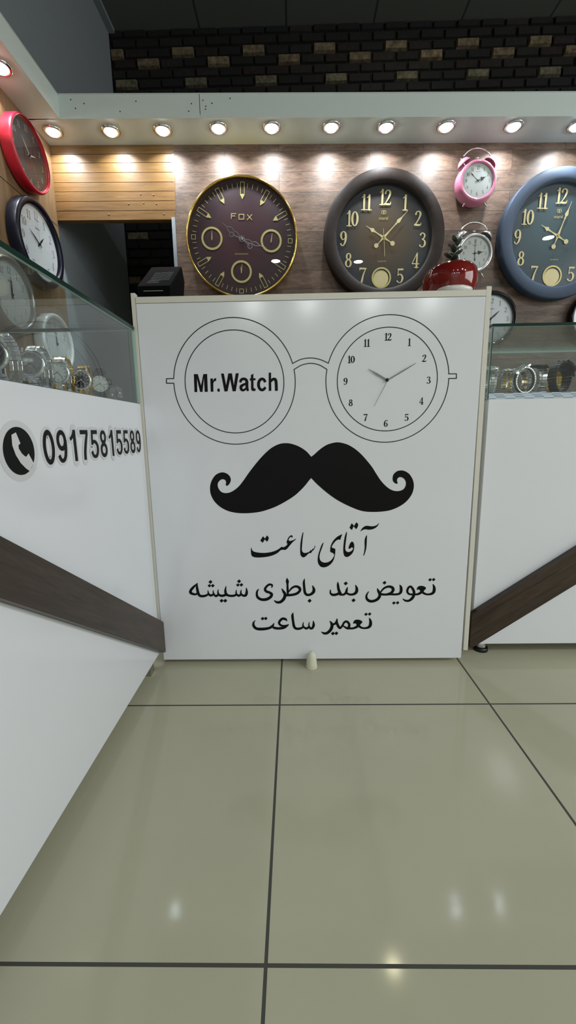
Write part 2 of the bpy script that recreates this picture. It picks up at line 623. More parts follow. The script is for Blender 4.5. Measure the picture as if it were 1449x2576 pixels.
    def build(self, name, mats, parent=None, matrix=None, fix=True):
        me = bpy.data.meshes.new(name)
        me.from_pydata(self.v, [], self.f)
        mats = mats if isinstance(mats, (list, tuple)) else [mats]
        for mm in mats:
            me.materials.append(mm)
        for p, mi, s in zip(me.polygons, self.m, self.s):
            p.material_index = mi
            p.use_smooth = s
        if fix:
            bm = bmesh.new()
            bm.from_mesh(me)
            bmesh.ops.recalc_face_normals(bm, faces=bm.faces)
            bm.to_mesh(me)
            bm.free()
        me.update()
        o = bpy.data.objects.new(name, me)
        C.objects.link(o)
        if parent:
            o.parent = parent
        if matrix is not None:
            if parent:
                o.matrix_local = matrix
            else:
                o.matrix_world = matrix
        return o


def spline(P, step=5, closed=False):
    out = []
    n = len(P)
    D = len(P[0])
    rng = range(n) if closed else range(n - 1)
    for i in rng:
        if closed:
            p0, p1, p2, p3 = P[i - 1], P[i], P[(i + 1) % n], P[(i + 2) % n]
        else:
            p0, p1, p2, p3 = P[max(0, i - 1)], P[i], P[i + 1], P[min(n - 1, i + 2)]
        for k in range(step):
            t = k / step
            out.append(tuple(0.5 * ((2 * p1[d]) + (-p0[d] + p2[d]) * t + (2 * p0[d] - 5 * p1[d] + 4 * p2[d] - p3[d]) * t * t
                                    + (-p0[d] + 3 * p1[d] - 3 * p2[d] + p3[d]) * t ** 3) for d in range(D)))
    if not closed:
        out.append(tuple(P[-1]))
    if D == 3:
        out = [(a, b, max(0.0, w)) for a, b, w in out]
    return out


def thing(name, label, cat, matrix=None, loc=None, group=None):
    o = bpy.data.objects.new(name, None)
    o.empty_display_size = 0.02
    C.objects.link(o)
    if matrix is not None:
        o.matrix_world = matrix
    if loc is not None:
        o.location = loc
    tag(o, label, cat, group)
    return o


def tag(o, label, cat, group=None):
    o['label'] = label
    o['category'] = cat
    if group:
        o['group'] = group
    return o


def struct(o):
    o['kind'] = 'structure'
    return o


def look(o, label):
    o['label'] = label
    return o


def bevel(o, w=0.002, seg=2):
    md = o.modifiers.new('bevel', 'BEVEL')
    md.width = w
    md.segments = seg
    md.limit_method = 'ANGLE'
    md.angle_limit = math.radians(50)
    return o


def frame(origin, x, y, z):
    m = Matrix((Vector(x), Vector(y), Vector(z))).transposed().to_4x4()
    m.translation = origin
    return m


# back wall is turned a little against the desk; its own axes:
TH = 0.032
W_O = Vector((0, 2.055, 0))
W_U = Vector((cos(TH), sin(TH), 0))
W_N = Vector((sin(TH), -cos(TH), 0))
WALL = frame(W_O, W_U, (0, 0, 1), W_N)                 # x along the wall, y up, z out into the shop


def on_wall(u, z, v=0.0):
    return frame(W_O + W_U * u + Vector((0, 0, z)) + W_N * v, W_U, (0, 0, 1), W_N)


LX = -0.967                                            # left clad wall


def on_left(y, z, v=0.0):
    return frame((LX + v, y, z), (0, 1, 0), (0, 0, 1), (1, 0, 0))


def rotz_local(m, a):
    return m @ Matrix.Rotation(a, 4, 'Z')


def text_polys(body, box, bold=0.0, h=0.0, spacing=1.0):
    """Built-in typeface, fitted to box=(x0, x1, y0, y1); returns an MB."""
    cu = bpy.data.curves.new('lettering', 'FONT')
    cu.body = body
    cu.size = 1.0
    cu.offset = bold
    cu.space_character = spacing
    cu.resolution_u = 4
    o = bpy.data.objects.new('lettering_source', cu)
    C.objects.link(o)
    dg = bpy.context.evaluated_depsgraph_get()
    me = bpy.data.meshes.new_from_object(o.evaluated_get(dg))
    xs = [v.co.x for v in me.vertices]
    ys = [v.co.y for v in me.vertices]
    x0, x1, y0, y1 = box
    sx, sy = (x1 - x0) / (max(xs) - min(xs)), (y1 - y0) / (max(ys) - min(ys))
    mb = MB()
    mb.add([(x0 + (v.co.x - min(xs)) * sx, y0 + (v.co.y - min(ys)) * sy, h) for v in me.vertices], [tuple(p.vertices) for p in me.polygons], False)
    bpy.data.objects.remove(o)
    bpy.data.meshes.remove(me)
    bpy.data.curves.remove(cu)
    return mb


# ---- numerals drawn with a pen: (x, y, width) in a cell 0.6 wide and 1 tall
def _oval(cx, cy, rx, ry, thick, thin, n=20):
    return [(cx + rx * cos(2 * PI * i / n), cy + ry * sin(2 * PI * i / n), thin + (thick - thin) * abs(cos(2 * PI * i / n)) ** 1.5) for i in range(n + 1)]


SIX = [(.47, .86, .10), (.40, .95, .06), (.29, .96, .06), (.16, .78, .11), (.10, .5, .14), (.12, .2, .13), (.22, .05, .07), (.32, .04, .06), (.45, .17, .12), (.47, .34, .14), (.39, .53, .08), (.27, .56, .05), (.15, .45, .05)]
DIGITS = {
    '0': [_oval(.3, .5, .2, .45, .15, .06)],
    '1': [[(.32, .97, .13), (.32, .5, .13), (.32, .04, .13)], [(.14, .03, .06), (.5, .03, .06)], [(.14, .80, .04), (.24, .88, .05), (.31, .97, .06)]],
    '2': [[(.10, .76, .12), (.14, .88, .08), (.28, .96, .06), (.43, .87, .13), (.44, .70, .13), (.32, .42, .09), (.08, .07, .05)], [(.07, .07, .12), (.3, .06, .12), (.48, .07, .09), (.53, .22, .03)]],
    '3': [[(.10, .84, .10), (.16, .93, .07), (.28, .96, .06), (.42, .85, .11), (.39, .65, .09), (.24, .54, .05)], [(.24, .54, .05), (.42, .46, .10), (.48, .27, .14), (.39, .08, .09), (.22, .03, .05), (.09, .13, .11)]],
    '4': [[(.40, .98, .09), (.40, .03, .13)], [(.38, .97, .05), (.05, .30, .05)], [(.05, .28, .07), (.56, .28, .07)], [(.25, .03, .06), (.54, .03, .06)]],
    '5': [[(.13, .93, .11), (.48, .94, .11)], [(.14, .95, .05), (.11, .52, .05)], [(.11, .52, .05), (.28, .61, .07), (.45, .49, .12), (.48, .27, .14), (.38, .07, .08), (.21, .03, .05), (.09, .13, .11)]],
    '6': [SIX],
    '7': [[(.07, .93, .12), (.52, .93, .10)], [(.51, .92, .05), (.34, .5, .10), (.24, .04, .14)], [(.06, .97, .04), (.05, .8, .04)]],
    '8': [_oval(.3, .74, .15, .2, .11, .06), _oval(.3, .28, .19, .24, .13, .06)],
    '9': [[(.6 - x, 1 - y, w) for x, y, w in SIX]],
}


SANS = {
    '0': [[(.3 + .205 * cos(2 * PI * i / 20), .5 + .43 * sin(2 * PI * i / 20), .15) for i in range(21)]],
    '1': [[(.36, 1.0, .17), (.36, .5, .17), (.36, 0.0, .17)], [(.10, .70, .11), (.24, .80, .12), (.35, .97, .10)]],
    '5': [[(.12, .925, .15), (.54, .925, .15)], [(.17, .97, .13), (.12, .48, .13)], [(.10, .53, .13), (.28, .60, .13), (.46, .50, .15), (.50, .32, .17), (.43, .14, .15), (.29, .07, .13), (.14, .12, .14), (.07, .26, .16)]],
    '7': [[(.05, .925, .15), (.55, .925, .15)], [(.50, .90, .13), (.36, .55, .16), (.27, .25, .17), (.25, 0.0, .17)]],
    '8': [[(.3 + .165 * cos(2 * PI * i / 18), .74 + .185 * sin(2 * PI * i / 18), .14) for i in range(19)], [(.3 + .20 * cos(2 * PI * i / 18), .275 + .205 * sin(2 * PI * i / 18), .15) for i in range(19)]],
    '9': [[(.29 + .19 * cos(2 * PI * i / 18), .68 + .245 * sin(2 * PI * i / 18), .15) for i in range(19)], [(.49, .70, .16), (.48, .42, .16), (.42, .18, .15), (.30, .07, .13), (.17, .10, .14), (.09, .24, .15)]],
}


def sans(mb, ch, x0, x1, y0, y1, h, fat=1.0):
    for st in SANS[ch]:
        mb.stroke([(x0 + (px - .02) / .56 * (x1 - x0), y0 + py * (y1 - y0), w * fat * (y1 - y0) * 0.93) for px, py, w in st], h, step=4, caps=(fat > 1.2))


def numeral(mb, s, cx, cy, height, weight=1.0, width=1.0, h=0.0, track=0.56, rot=0.0, thick=0.0):
    s = str(s)
    adv = [track * (0.78 if ch == '1' else 1.0) for ch in s]
    tot = sum(adv)
    x = -tot / 2
    for ch, a in zip(s, adv):
        for st in DIGITS[ch]:
            pts = []
            for px, py, w in st:
                lx = (x + a / 2 + (px - .3)) * width * height
                ly = (py - .5) * height
                pts.append((cx + lx * cos(rot) - ly * sin(rot), cy + lx * sin(rot) + ly * cos(rot), w * height * weight))
            mb.stroke(pts, h, step=3)
        x += a


def clock_numerals(par, mat, radius, height, weight=1.0, width=1.0, skip=(), h=0.0):
    for k in range(1, 13):
        if k in skip:
            continue
        a = PI / 2 - k * PI / 6
        mb = MB()
        numeral(mb, k, radius * cos(a), radius * sin(a), height, weight, width, h)
        mb.build('numeral', mat, parent=par, fix=False)


GRAPHICS = {
    'line1': [[(258.0,458.3),(263.1,468.3),(271.8,475.2),(280.6,476.0),(292.4,474.3),(302.7,475.4),(310.0,478.9),(315.7,484.9),(313.0,476.8),(305.8,469.3),(295.6,464.6),(283.8,463.2),(273.5,464.8),(264.7,462.5)],[(277.7,445.3),(278.9,443.8),(278.5,420.8),(277.4,402.3),(273.8,386.9),(269.8,377.6),(268.6,380.1),(270.8,390.0),(272.3,405.4),(271.6,423.9),(273.1,436.2)],[(213.9,457.3),(215.2,453.7),(213.8,439.9),(211.7,421.6),(210.3,406.2),(211.3,396.9),(216.2,391.5),(222.7,390.8),(230.2,394.2),(234.3,399.1),(234.8,403.7),(230.9,406.2),(226.2,402.0),(221.7,401.7),(221.1,406.0),(224.2,416.2),(228.3,422.9),(231.8,425.0),(236.0,421.9),(238.8,413.5),(238.4,401.2),(235.6,390.4),(229.4,381.8),(221.4,375.6),(214.0,374.1),(207.9,378.3),(204.9,387.6),(204.1,403.1),(205.7,424.7),(208.8,443.1),(212.2,453.7)],[(200.1,449.3),(196.9,440.1),(193.5,431.0),(189.6,432.6),(182.2,429.6),(174.8,422.0),(168.9,412.8),(167.4,407.3),(171.9,404.1),(177.3,402.5),(178.8,397.2),(177.7,381.7),(173.9,366.1),(166.8,353.7),(157.2,345.3),(146.6,340.7),(136.1,340.8),(128.6,345.6),(123.5,355.1),(122.0,366.7),(124.1,382.3),(128.6,397.8),(134.6,414.7),(139.7,422.4),(140.9,420.8),(135.5,403.9),(130.1,388.5),(128.0,376.0),(129.5,366.6),(134.6,359.7),(143.6,356.1),(155.6,357.6),(166.1,364.7),(173.6,375.5),(175.0,383.3),(170.5,388.0),(163.0,391.8),(162.4,400.5),(164.4,412.9),(171.8,428.2),(183.6,440.9),(193.9,446.9)],[(75.9,457.2),(77.1,455.6),(74.6,438.5),(72.6,417.0),(71.6,401.5),(73.3,393.8),(79.2,389.3),(88.2,390.2),(95.7,393.5),(100.3,399.0),(102.6,397.1),(106.9,403.9),(109.8,402.3),(113.2,413.4),(114.6,411.9),(112.8,404.2),(109.2,398.6),(105.0,395.0),(100.2,387.9),(97.2,389.1),(91.2,385.5),(85.2,379.3),(77.6,374.4),(71.6,376.3),(67.2,382.9),(66.1,395.4),(66.9,417.1),(70.1,438.6),(73.8,453.5)],[(53.7,437.8),(49.8,431.7),(40.7,423.5),(30.1,410.7),(22.5,402.1),(16.5,399.7),(10.5,400.7),(3.0,398.9),(-4.7,391.5),(-16.8,384.5),(-35.0,378.7),(-56.2,375.9),(-74.2,375.7),(-86.2,378.4),(-91.1,384.7),(-92.2,397.2),(-91.2,408.6),(-89.8,407.7),(-88.5,401.8),(-84.1,396.4),(-73.7,392.9),(-55.7,390.8),(-37.7,391.6),(-19.6,395.4),(-4.5,402.1),(7.1,410.9),(9.1,409.4),(15.1,409.6),(21.2,413.9),(25.8,419.4),(22.9,424.4),(26.0,434.5),(30.6,443.0),(36.6,447.8),(41.1,447.5),(42.8,443.5),(41.6,440.1),(38.9,442.6),(35.0,442.0),(31.1,437.2),(29.5,432.6),(32.5,429.8),(39.4,430.6),(46.8,433.3)]],
    'dots1': [[(229.8,485.4),(237.0,477.1),(230.7,462.9),(223.2,470.3)],[(244.5,488.2),(250.8,481.5),(248.9,472.4),(244.3,465.5),(236.5,474.4)],[(-51.9,446.1),(-45.5,438.1),(-53.3,424.3),(-61.2,431.5)],[(-39.3,449.1),(-33.5,441.6),(-34.9,434.6),(-39.2,427.5),(-47.1,435.6)]],
    's2': [[(496.0,278.0,2.92),(500.0,268.0,7.02),(500.1,254.7,8.21),(493.7,246.9,7.05),(480.6,244.2,5.29),(469.3,247.5,5.88),(459.0,255.7,7.04)],[(463.9,256.6,5.87),(455.4,248.9,7.05),(445.3,244.9,5.88),(433.6,245.3,4.71)],[(435.1,244.7,5.29),(420.3,246.1,5.29),(413.5,255.5,5.88),(416.8,267.9,5.87),(423.7,271.9,5.86),(431.3,263.4,6.45),(435.7,251.5,7.05),(434.7,239.7,7.65),(428.9,229.7,7.66),(419.1,222.9,6.49),(407.9,223.9,5.31),(400.6,229.6,2.36)],[(388.9,277.5,2.34),(392.7,269.1,7.04),(393.2,255.7,7.64),(387.9,247.6,6.47),(374.7,245.3,5.89),(360.0,246.0,5.89),(345.3,245.2,5.89),(330.5,246.3,6.49),(323.0,251.1,7.07),(319.0,258.9,5.89),(316.5,265.8,2.35)],[(325.1,251.0,3.54),(337.3,266.5,5.29),(351.8,272.6,6.46),(363.7,269.4,7.63),(367.7,260.9,7.64),(361.3,250.7,7.06),(348.2,246.1,5.89)],[(323.0,251.1,5.89),(324.2,239.5,7.67),(316.2,228.2,7.69),(301.6,222.4,7.69),(289.7,224.4,7.69),(282.1,232.6,6.5),(281.6,243.6,4.72),(287.6,255.5,2.36)],[(245.3,278.3,2.35),(249.0,267.4,7.07),(248.3,255.5,8.26),(240.5,247.8,7.09),(227.2,246.3,5.91),(216.8,251.2,5.91)],[(218.7,270.8,2.36),(216.4,261.5,5.9),(214.1,253.1,6.5),(206.5,246.2,5.91),(194.7,246.7,5.91)],[(187.6,289.5,1.76),(187.9,280.5,5.89),(190.1,264.9,7.08),(195.2,251.4,7.68),(199.1,246.6,5.91)],[(194.6,253.2,7.09),(184.3,247.4,7.1),(171.0,245.9,7.1),(163.6,252.3,4.73),(163.6,262.3,2.95)],[(79.3,301.7,1.77),(77.1,289.9,5.9),(78.2,270.6,6.5),(80.4,254.3,7.11),(87.7,246.4,7.12),(99.6,248.5,7.11),(108.5,256.9,8.29),(109.2,267.2,7.09),(105.1,277.9,2.36)],[(22.2,305.4,1.18),(23.2,294.5,8.26),(23.6,283.6,5.32),(23.7,268.0,5.92),(24.0,250.8,5.34)],[(25.0,254.9,2.97),(37.6,270.4,5.33),(51.0,276.2,6.5),(62.2,270.8,7.69),(63.6,261.4,7.1),(53.7,251.5,7.12),(37.3,246.9,7.12),(18.0,246.1,7.13)],[(5.0,268.2,2.37),(10.2,258.8,6.52),(15.1,248.4,7.72),(10.9,233.6,8.33),(-0.3,222.7,7.75),(-12.2,221.8,6.56),(-20.7,227.9,2.38)],[(-28.1,272.9,2.37),(-26.7,281.0,5.33),(-35.5,283.6,5.92),(-45.2,276.5,5.92),(-50.1,267.2,6.53),(-46.2,260.0,7.12),(-35.3,255.5,7.13),(-28.9,249.7,7.73),(-32.7,240.3,7.74),(-46.3,232.3,8.34),(-62.7,231.8,7.75),(-74.4,239.2,7.15),(-77.6,250.2,5.95),(-75.8,261.2,4.75),(-70.3,268.0,1.78)],[(-111.2,271.6,2.37),(-110.4,258.4,6.54),(-113.8,247.4,7.15),(-121.9,245.9,6.56),(-129.1,251.3,5.36),(-129.7,260.1,3.57),(-128.0,265.5,1.78)],[(-128.5,251.3,5.36),(-136.8,245.7,6.56),(-144.0,250.8,5.36),(-145.5,258.7,3.57),(-143.5,265.6,1.78)],[(-144.0,250.8,5.36),(-153.2,245.9,6.56),(-168.1,246.0,6.56),(-178.0,251.2,7.16),(-180.5,263.8,5.95),(-177.7,278.5,1.78)],[(-176.8,251.2,6.56),(-189.0,246.2,7.16),(-200.2,248.2,6.57),(-205.2,257.7,4.17),(-203.2,267.8,1.79)],[(-203.1,251.4,5.37),(-212.3,245.2,6.57),(-219.4,253.1,4.77),(-220.6,264.8,1.79)],[(-219.5,252.2,4.77),(-229.3,247.2,6.57),(-236.4,254.2,4.78),(-237.3,265.0,1.79)],[(-236.5,252.4,4.78),(-248.7,246.2,6.58),(-263.7,246.3,7.18),(-269.8,255.2,7.17),(-272.9,274.1,6.55),(-271.9,291.0,1.78)],[(-271.5,288.5,2.97),(-282.1,279.5,5.95),(-293.0,267.4,7.16),(-295.3,258.0,7.77),(-285.8,252.8,6.57),(-276.8,252.7,5.38),(-271.3,259.9,3.58)]],
    'ain': [[(444.1,260.2),(446.6,270.1),(454.3,274.1),(464.6,273.1),(473.7,267.4),(470.5,260.6),(462.6,252.8),(457.3,252.6),(454.8,257.6),(450.5,261.7)],[(239.1,143.8),(242.0,154.0),(250.0,158.2),(260.5,157.1),(269.5,151.2),(266.1,144.2),(257.8,136.2),(252.4,135.9),(249.9,141.1),(245.7,145.3)]],
    's3': [[(292.6,162.3,2.98),(296.4,152.0,7.17),(296.1,138.1,8.38),(289.4,130.1,7.2),(276.0,127.3,5.4),(264.5,130.6,6.0),(254.2,139.1,7.19)],[(259.3,140.0,5.99),(250.4,132.0,7.2),(238.5,127.3,6.01),(224.9,127.4,6.61)],[(185.6,162.2,1.8),(184.8,151.3,5.99),(188.8,137.7,7.21),(195.8,128.6,6.61),(203.2,136.6,5.4),(209.7,148.5,5.99),(218.1,151.7,6.59),(226.3,141.3,6.6),(222.5,127.7,7.21),(211.4,132.4,4.8),(205.0,137.6,3.6)],[(161.7,153.8,1.8),(167.1,146.6,6.6),(169.3,135.3,8.41),(163.9,121.4,8.43),(152.8,111.1,7.84),(142.9,110.2,6.64),(134.7,115.1,2.41)],[(186.0,158.4,4.19),(181.2,146.5,6.0),(172.3,141.7,6.0),(167.8,144.4,4.2)],[(107.1,154.2,2.4),(108.3,140.7,7.22),(104.0,129.4,6.63),(97.1,128.8,6.63),(92.6,137.6,4.21),(93.6,150.1,1.8)],[(93.2,134.3,4.82),(85.0,128.2,6.63),(77.5,131.2,5.42),(72.8,139.3,4.21),(74.7,150.3,1.8)],[(74.5,134.5,4.82),(65.4,128.7,6.63),(51.9,127.5,7.24),(43.5,134.7,7.23),(39.9,155.8,6.61),(38.3,175.1,6.59),(41.1,184.7,1.2)],[(20.0,155.3,1.8),(15.3,161.5,6.61),(4.8,163.5,7.21),(-4.4,154.5,6.62),(-6.0,146.5,6.02),(0.8,139.3,6.03),(12.8,138.9,4.22),(26.4,143.6,1.2)],[(24.3,141.0,2.41),(11.2,132.4,7.24),(-7.0,129.0,7.25),(-22.0,131.0,7.25),(-29.5,136.3,5.43)],[(-23.5,147.9,1.81),(-27.9,139.2,6.03),(-40.2,130.5,7.25),(-64.5,127.2,8.47),(-82.6,129.3,7.86),(-91.3,139.1,7.25),(-91.3,150.4,4.83),(-85.9,157.8,1.81)]],
    'dots': [(485.5,294.5,9.92),(496.9,295.0,9.91),(338.8,285.8,11.14),(371.3,215.7,10.05),(383.4,216.3,10.05),(213.2,284.6,11.76),(239.3,226.1,11.85),(-134.3,295.5,11.25),(-138.6,282.8,10.08),(-127.1,283.3,10.67),(-227.8,294.3,11.28),(-232.0,281.5,10.11),(-221.0,281.4,10.7),(-194.3,228.9,11.37),(-182.3,228.8,11.37),(95.3,225.9,11.89),(281.0,176.8,10.13),(292.9,177.6,10.13),(172.4,109.3,11.46),(183.9,109.9,11.45),(-61.0,164.4,10.83),(-50.5,164.9,10.83)],
    'moustache': [(102.9,695.7),(88.4,712.2),(67.4,726.5),(44.0,735.5),(25.2,738.1),(6.4,736.0),(-15.0,726.6),(-31.8,714.0),(-51.2,695.6),(-70.8,673.4),(-90.7,648.8),(-108.2,625.1),(-123.3,607.2),(-138.2,595.3),(-152.9,588.2),(-167.5,586.7),(-179.4,591.0),(-187.3,602.0),(-189.2,612.9),(-186.4,621.3),(-178.8,628.5),(-170.4,630.0),(-163.8,625.8),(-162.5,618.6),(-163.9,613.1),(-161.2,609.4),(-155.5,612.0),(-149.2,620.8),(-147.5,631.6),(-151.9,641.3),(-160.0,648.1),(-171.8,651.6),(-183.9,649.4),(-196.2,641.9),(-206.5,627.6),(-212.6,610.9),(-213.6,591.5),(-209.2,574.4),(-199.1,557.1),(-181.7,540.9),(-160.3,529.5),(-138.6,523.8),(-114.4,521.5),(-85.2,522.2),(-55.9,526.2),(-26.6,534.8),(-2.1,544.8),(24.7,559.1),(49.0,574.6),(68.4,591.3),(85.3,609.2),(97.3,624.6),(102.8,630.1),(108.9,623.0),(123.7,607.9),(143.5,590.2),(165.9,572.3),(190.9,555.6),(220.9,540.0),(248.5,528.2),(271.0,522.3),(298.5,520.5),(325.9,521.6),(350.7,525.6),(375.2,535.5),(397.0,550.4),(413.5,571.5),(420.0,591.4),(419.8,608.8),(415.0,623.8),(404.7,638.7),(390.9,647.5),(378.6,649.8),(366.5,647.1),(357.0,638.1),(354.2,627.1),(355.7,617.2),(361.6,610.9),(367.8,608.6),(370.6,610.8),(368.2,617.0),(369.2,624.4),(374.4,628.8),(381.8,628.7),(390.6,622.9),(395.4,612.9),(395.0,601.7),(389.3,591.9),(378.4,586.5),(363.6,586.0),(348.6,591.2),(333.5,602.6),(318.3,618.9),(303.0,641.3),(290.3,661.1),(275.3,679.7),(257.9,699.3),(238.2,716.5),(218.6,728.8),(201.6,735.1),(184.6,738.2),(167.6,736.3),(148.2,729.9),(128.8,716.9),(111.7,701.9)],
    'bridge': [[(49.4,969.6),(74.1,980.9),(102.2,984.3),(129.1,979.9),(154.8,968.7)],[(53.3,952.6),(77.5,965.2),(103.3,969.2),(127.9,964.3),(150.8,951.1)]],
    'temples': [[(-305.3,933.0),(-327.1,933.3),(-328.0,920.2),(-306.2,919.9)],[(508.9,932.5),(531.8,932.1),(532.6,919.1),(509.9,919.5)]],
    'name_poly': [[(-244.5,944.8),(-232.7,944.6),(-224.7,911.5),(-216.3,944.3),(-204.8,944.7),(-205.5,893.4),(-214.8,893.2),(-215.0,933.3),(-221.4,893.4),(-228.6,893.5),(-236.0,932.1),(-237.2,893.3),(-245.5,893.1)],[(-196.0,931.4),(-188.5,931.6),(-188.5,925.0),(-184.6,931.2),(-178.3,932.4),(-179.3,924.2),(-185.0,923.1),(-187.9,917.1),(-188.7,893.4),(-196.6,893.3)],[(-176.1,902.1),(-169.5,902.0),(-169.6,893.4),(-176.2,893.6)],[(-163.3,944.9),(-155.1,945.1),(-149.7,911.1),(-141.7,944.9),(-130.9,945.0),(-126.7,910.7),(-119.5,944.8),(-110.7,945.0),(-121.5,893.6),(-130.7,893.4),(-137.1,928.8),(-146.2,893.7),(-155.4,893.5)],[(-74.6,939.3),(-67.3,943.0),(-67.7,929.8),(-61.2,930.0),(-61.4,924.1),(-67.6,923.9),(-67.9,903.4),(-66.3,900.6),(-62.1,900.5),(-62.3,893.9),(-67.6,893.0),(-72.8,894.4),(-75.3,898.5),(-74.8,923.7),(-78.4,923.8),(-78.2,929.4),(-74.9,930.0)],[(-21.6,945.0),(-14.8,945.2),(-15.0,893.1),(-22.6,892.9)]],
    'name_stroke': [[(-107.4,918.9,7.21),(-103.8,926.1,7.85),(-96.9,928.8,7.85),(-89.8,926.2,8.18),(-87.4,919.5,8.51),(-87.6,904.4,8.53),(-84.6,893.6,5.92)],[(-87.8,916.1,5.24),(-97.8,911.8,7.21),(-105.2,906.9,8.53),(-104.2,898.4,7.89),(-97.7,896.4,6.57),(-89.0,901.9,5.25)],[(-32.4,918.0,7.85),(-36.5,925.6,7.84),(-44.3,927.3,7.84),(-51.4,919.5,8.5),(-52.4,907.0,8.52),(-47.4,897.7,7.88),(-39.2,896.6,7.87),(-32.1,903.5,7.21)],[(-16.4,918.9,5.23),(-9.7,926.0,7.83),(-2.5,925.0,8.49),(-0.1,915.5,8.5),(0.1,892.8,8.53)]],
    'gaps': [[121.0],[-98.4,134.7,263.1],[122.8]],
    'mrwatch': [(-248.4,894.2),(5.6,892.8),(-245.4,945.0),(6.6,945.1)],
    'nums': {12:(328.1,1038.7),1:(390.3,1022.7),2:(435.8,977.7),3:(451.6,915.8),4:(432.7,856.3),5:(390.5,808.9),6:(328.8,792.4),7:(267.5,810.9),8:(222.1,854.6),9:(205.6,916.4),10:(221.8,978.0),11:(266.7,1022.7)},
    'numh': 20.0,
    'phands': [(328.3,917.9),(271.9,949.9),(321.7,921.0),(411.2,964.1),(340.1,923.6),(291.8,844.1),(322.8,904.6)],
    'fox': {'pivot':[(-0.3,-1.1)],'subs':[(-130.2,3.2),(126.9,-8.9),(-7.2,-130.6)],'hour':[(-0.3,-1.1),(-45.7,34.1),(-85.0,63.9)],'hourtail':[(34.3,-30.0)],'minute':[(35.4,-24.1),(79.2,-32.4),(103.3,-38.6)],'mintail':[(-43.4,15.5)],'fox':[(-42.2,98.7),(-22.7,98.5),(-42.9,80.0),(-9.3,95.7),(11.5,95.6),(10.8,76.9),(-10.0,77.0),(26.2,94.3),(45.2,74.6),(45.8,94.1),(25.6,74.8)],'small':[(-31.9,-59.5),(23.2,-60.0)],'marks':[(8.7,220.0),(6.4,159.0),(211.8,-13.6),(-12.5,-214.9),(-213.8,8.6)]},
    'split': 52,
    'split_z': 200,
}


# ------------------------------------------------------------------ the setting
mb = MB()
mb.box(-2.6, 4.2, -7.0, 3.3, -0.05, 0.0)
struct(mb.build('floor', M_floor))
mb = MB()
mb.box(-2.6, 4.2, -7.0, 3.3, CEIL, CEIL + 0.05)
o = struct(mb.build('ceiling', M_ceil, matrix=Matrix.Translation((0.035, 0.0, 0.0))))
mb = MB()
mb.box(4.0, 4.1, -7.0, 2.9, 0.0, CEIL)
struct(mb.build('wall_right', M_room))
mb = MB()
mb.box(-1.06, 4.0, -6.95, -6.85, 0.0, CEIL)
struct(mb.build('wall_front', M_room))
mb = MB()
mb.box(-1.06, -0.99, -6.85, 2.885, 0.0, CEIL)
struct(mb.build('wall_side', M_gray))
mb = MB()                                              # coving between gray wall and ceiling
mb.box(-0.99, -0.955, -1.0, 2.885, CEIL - 0.02, CEIL)
struct(mb.build('trim_4', M_gray))

# brick wall behind the partition: every brick has its own depth and tone
mb = MB()
BR_Y = 2.89
cols = []
mb.box(-1.06, 4.0, BR_Y + 0.012, BR_Y + 0.1, 0.0, CEIL)
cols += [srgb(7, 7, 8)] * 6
BW, BH = 0.137, 0.0505
for r in range(-58, 4):
    z = 2.893 + r * BH
    off = -0.363 + (BW / 2 if r % 2 else 0.0)
    for c in range(-6, 33):
        x = off + c * BW
        x0, x1 = max(-0.988, x - BW / 2 + 0.005), min(4.0, x + BW / 2 - 0.005)
        if x1 - x0 < 0.02:
            continue
        z0, z1 = z - BH / 2 + 0.0035, min(z + BH / 2 - 0.0035, CEIL - 0.002)
        if z1 - z0 < 0.01 or z0 < 0:
            continue
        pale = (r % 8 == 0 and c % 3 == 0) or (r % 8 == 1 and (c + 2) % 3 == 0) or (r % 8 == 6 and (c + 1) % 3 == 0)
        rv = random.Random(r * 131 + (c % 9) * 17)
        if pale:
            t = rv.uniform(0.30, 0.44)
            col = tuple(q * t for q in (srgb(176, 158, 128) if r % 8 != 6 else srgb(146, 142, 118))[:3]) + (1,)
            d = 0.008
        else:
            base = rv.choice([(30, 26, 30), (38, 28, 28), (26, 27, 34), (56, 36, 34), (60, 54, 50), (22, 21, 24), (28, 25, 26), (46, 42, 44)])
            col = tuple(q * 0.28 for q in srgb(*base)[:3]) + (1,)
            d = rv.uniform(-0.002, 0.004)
        n0 = len(mb.f)
        y = BR_Y - d
        b = 0.004
        vs = [(x0, BR_Y + 0.013, z0), (x1, BR_Y + 0.013, z0), (x1, BR_Y + 0.013, z1), (x0, BR_Y + 0.013, z1),
              (x0 + b, y, z0 + b), (x1 - b, y, z0 + b), (x1 - b, y, z1 - b), (x0 + b, y, z1 - b)]
        mb.add(vs, [(4, 5, 6, 7), (0, 1, 5, 4), (1, 2, 6, 5), (2, 3, 7, 6), (3, 0, 4, 7)], False)
        cols += [col] * 5
o = struct(mb.build('wall_back', M_brick, fix=False))
ca = o.data.color_attributes.new('brick_colour', 'FLOAT_COLOR', 'CORNER')
for p, col in zip(o.data.polygons, cols):
    for li in p.loop_indices:
        ca.data[li].color = col

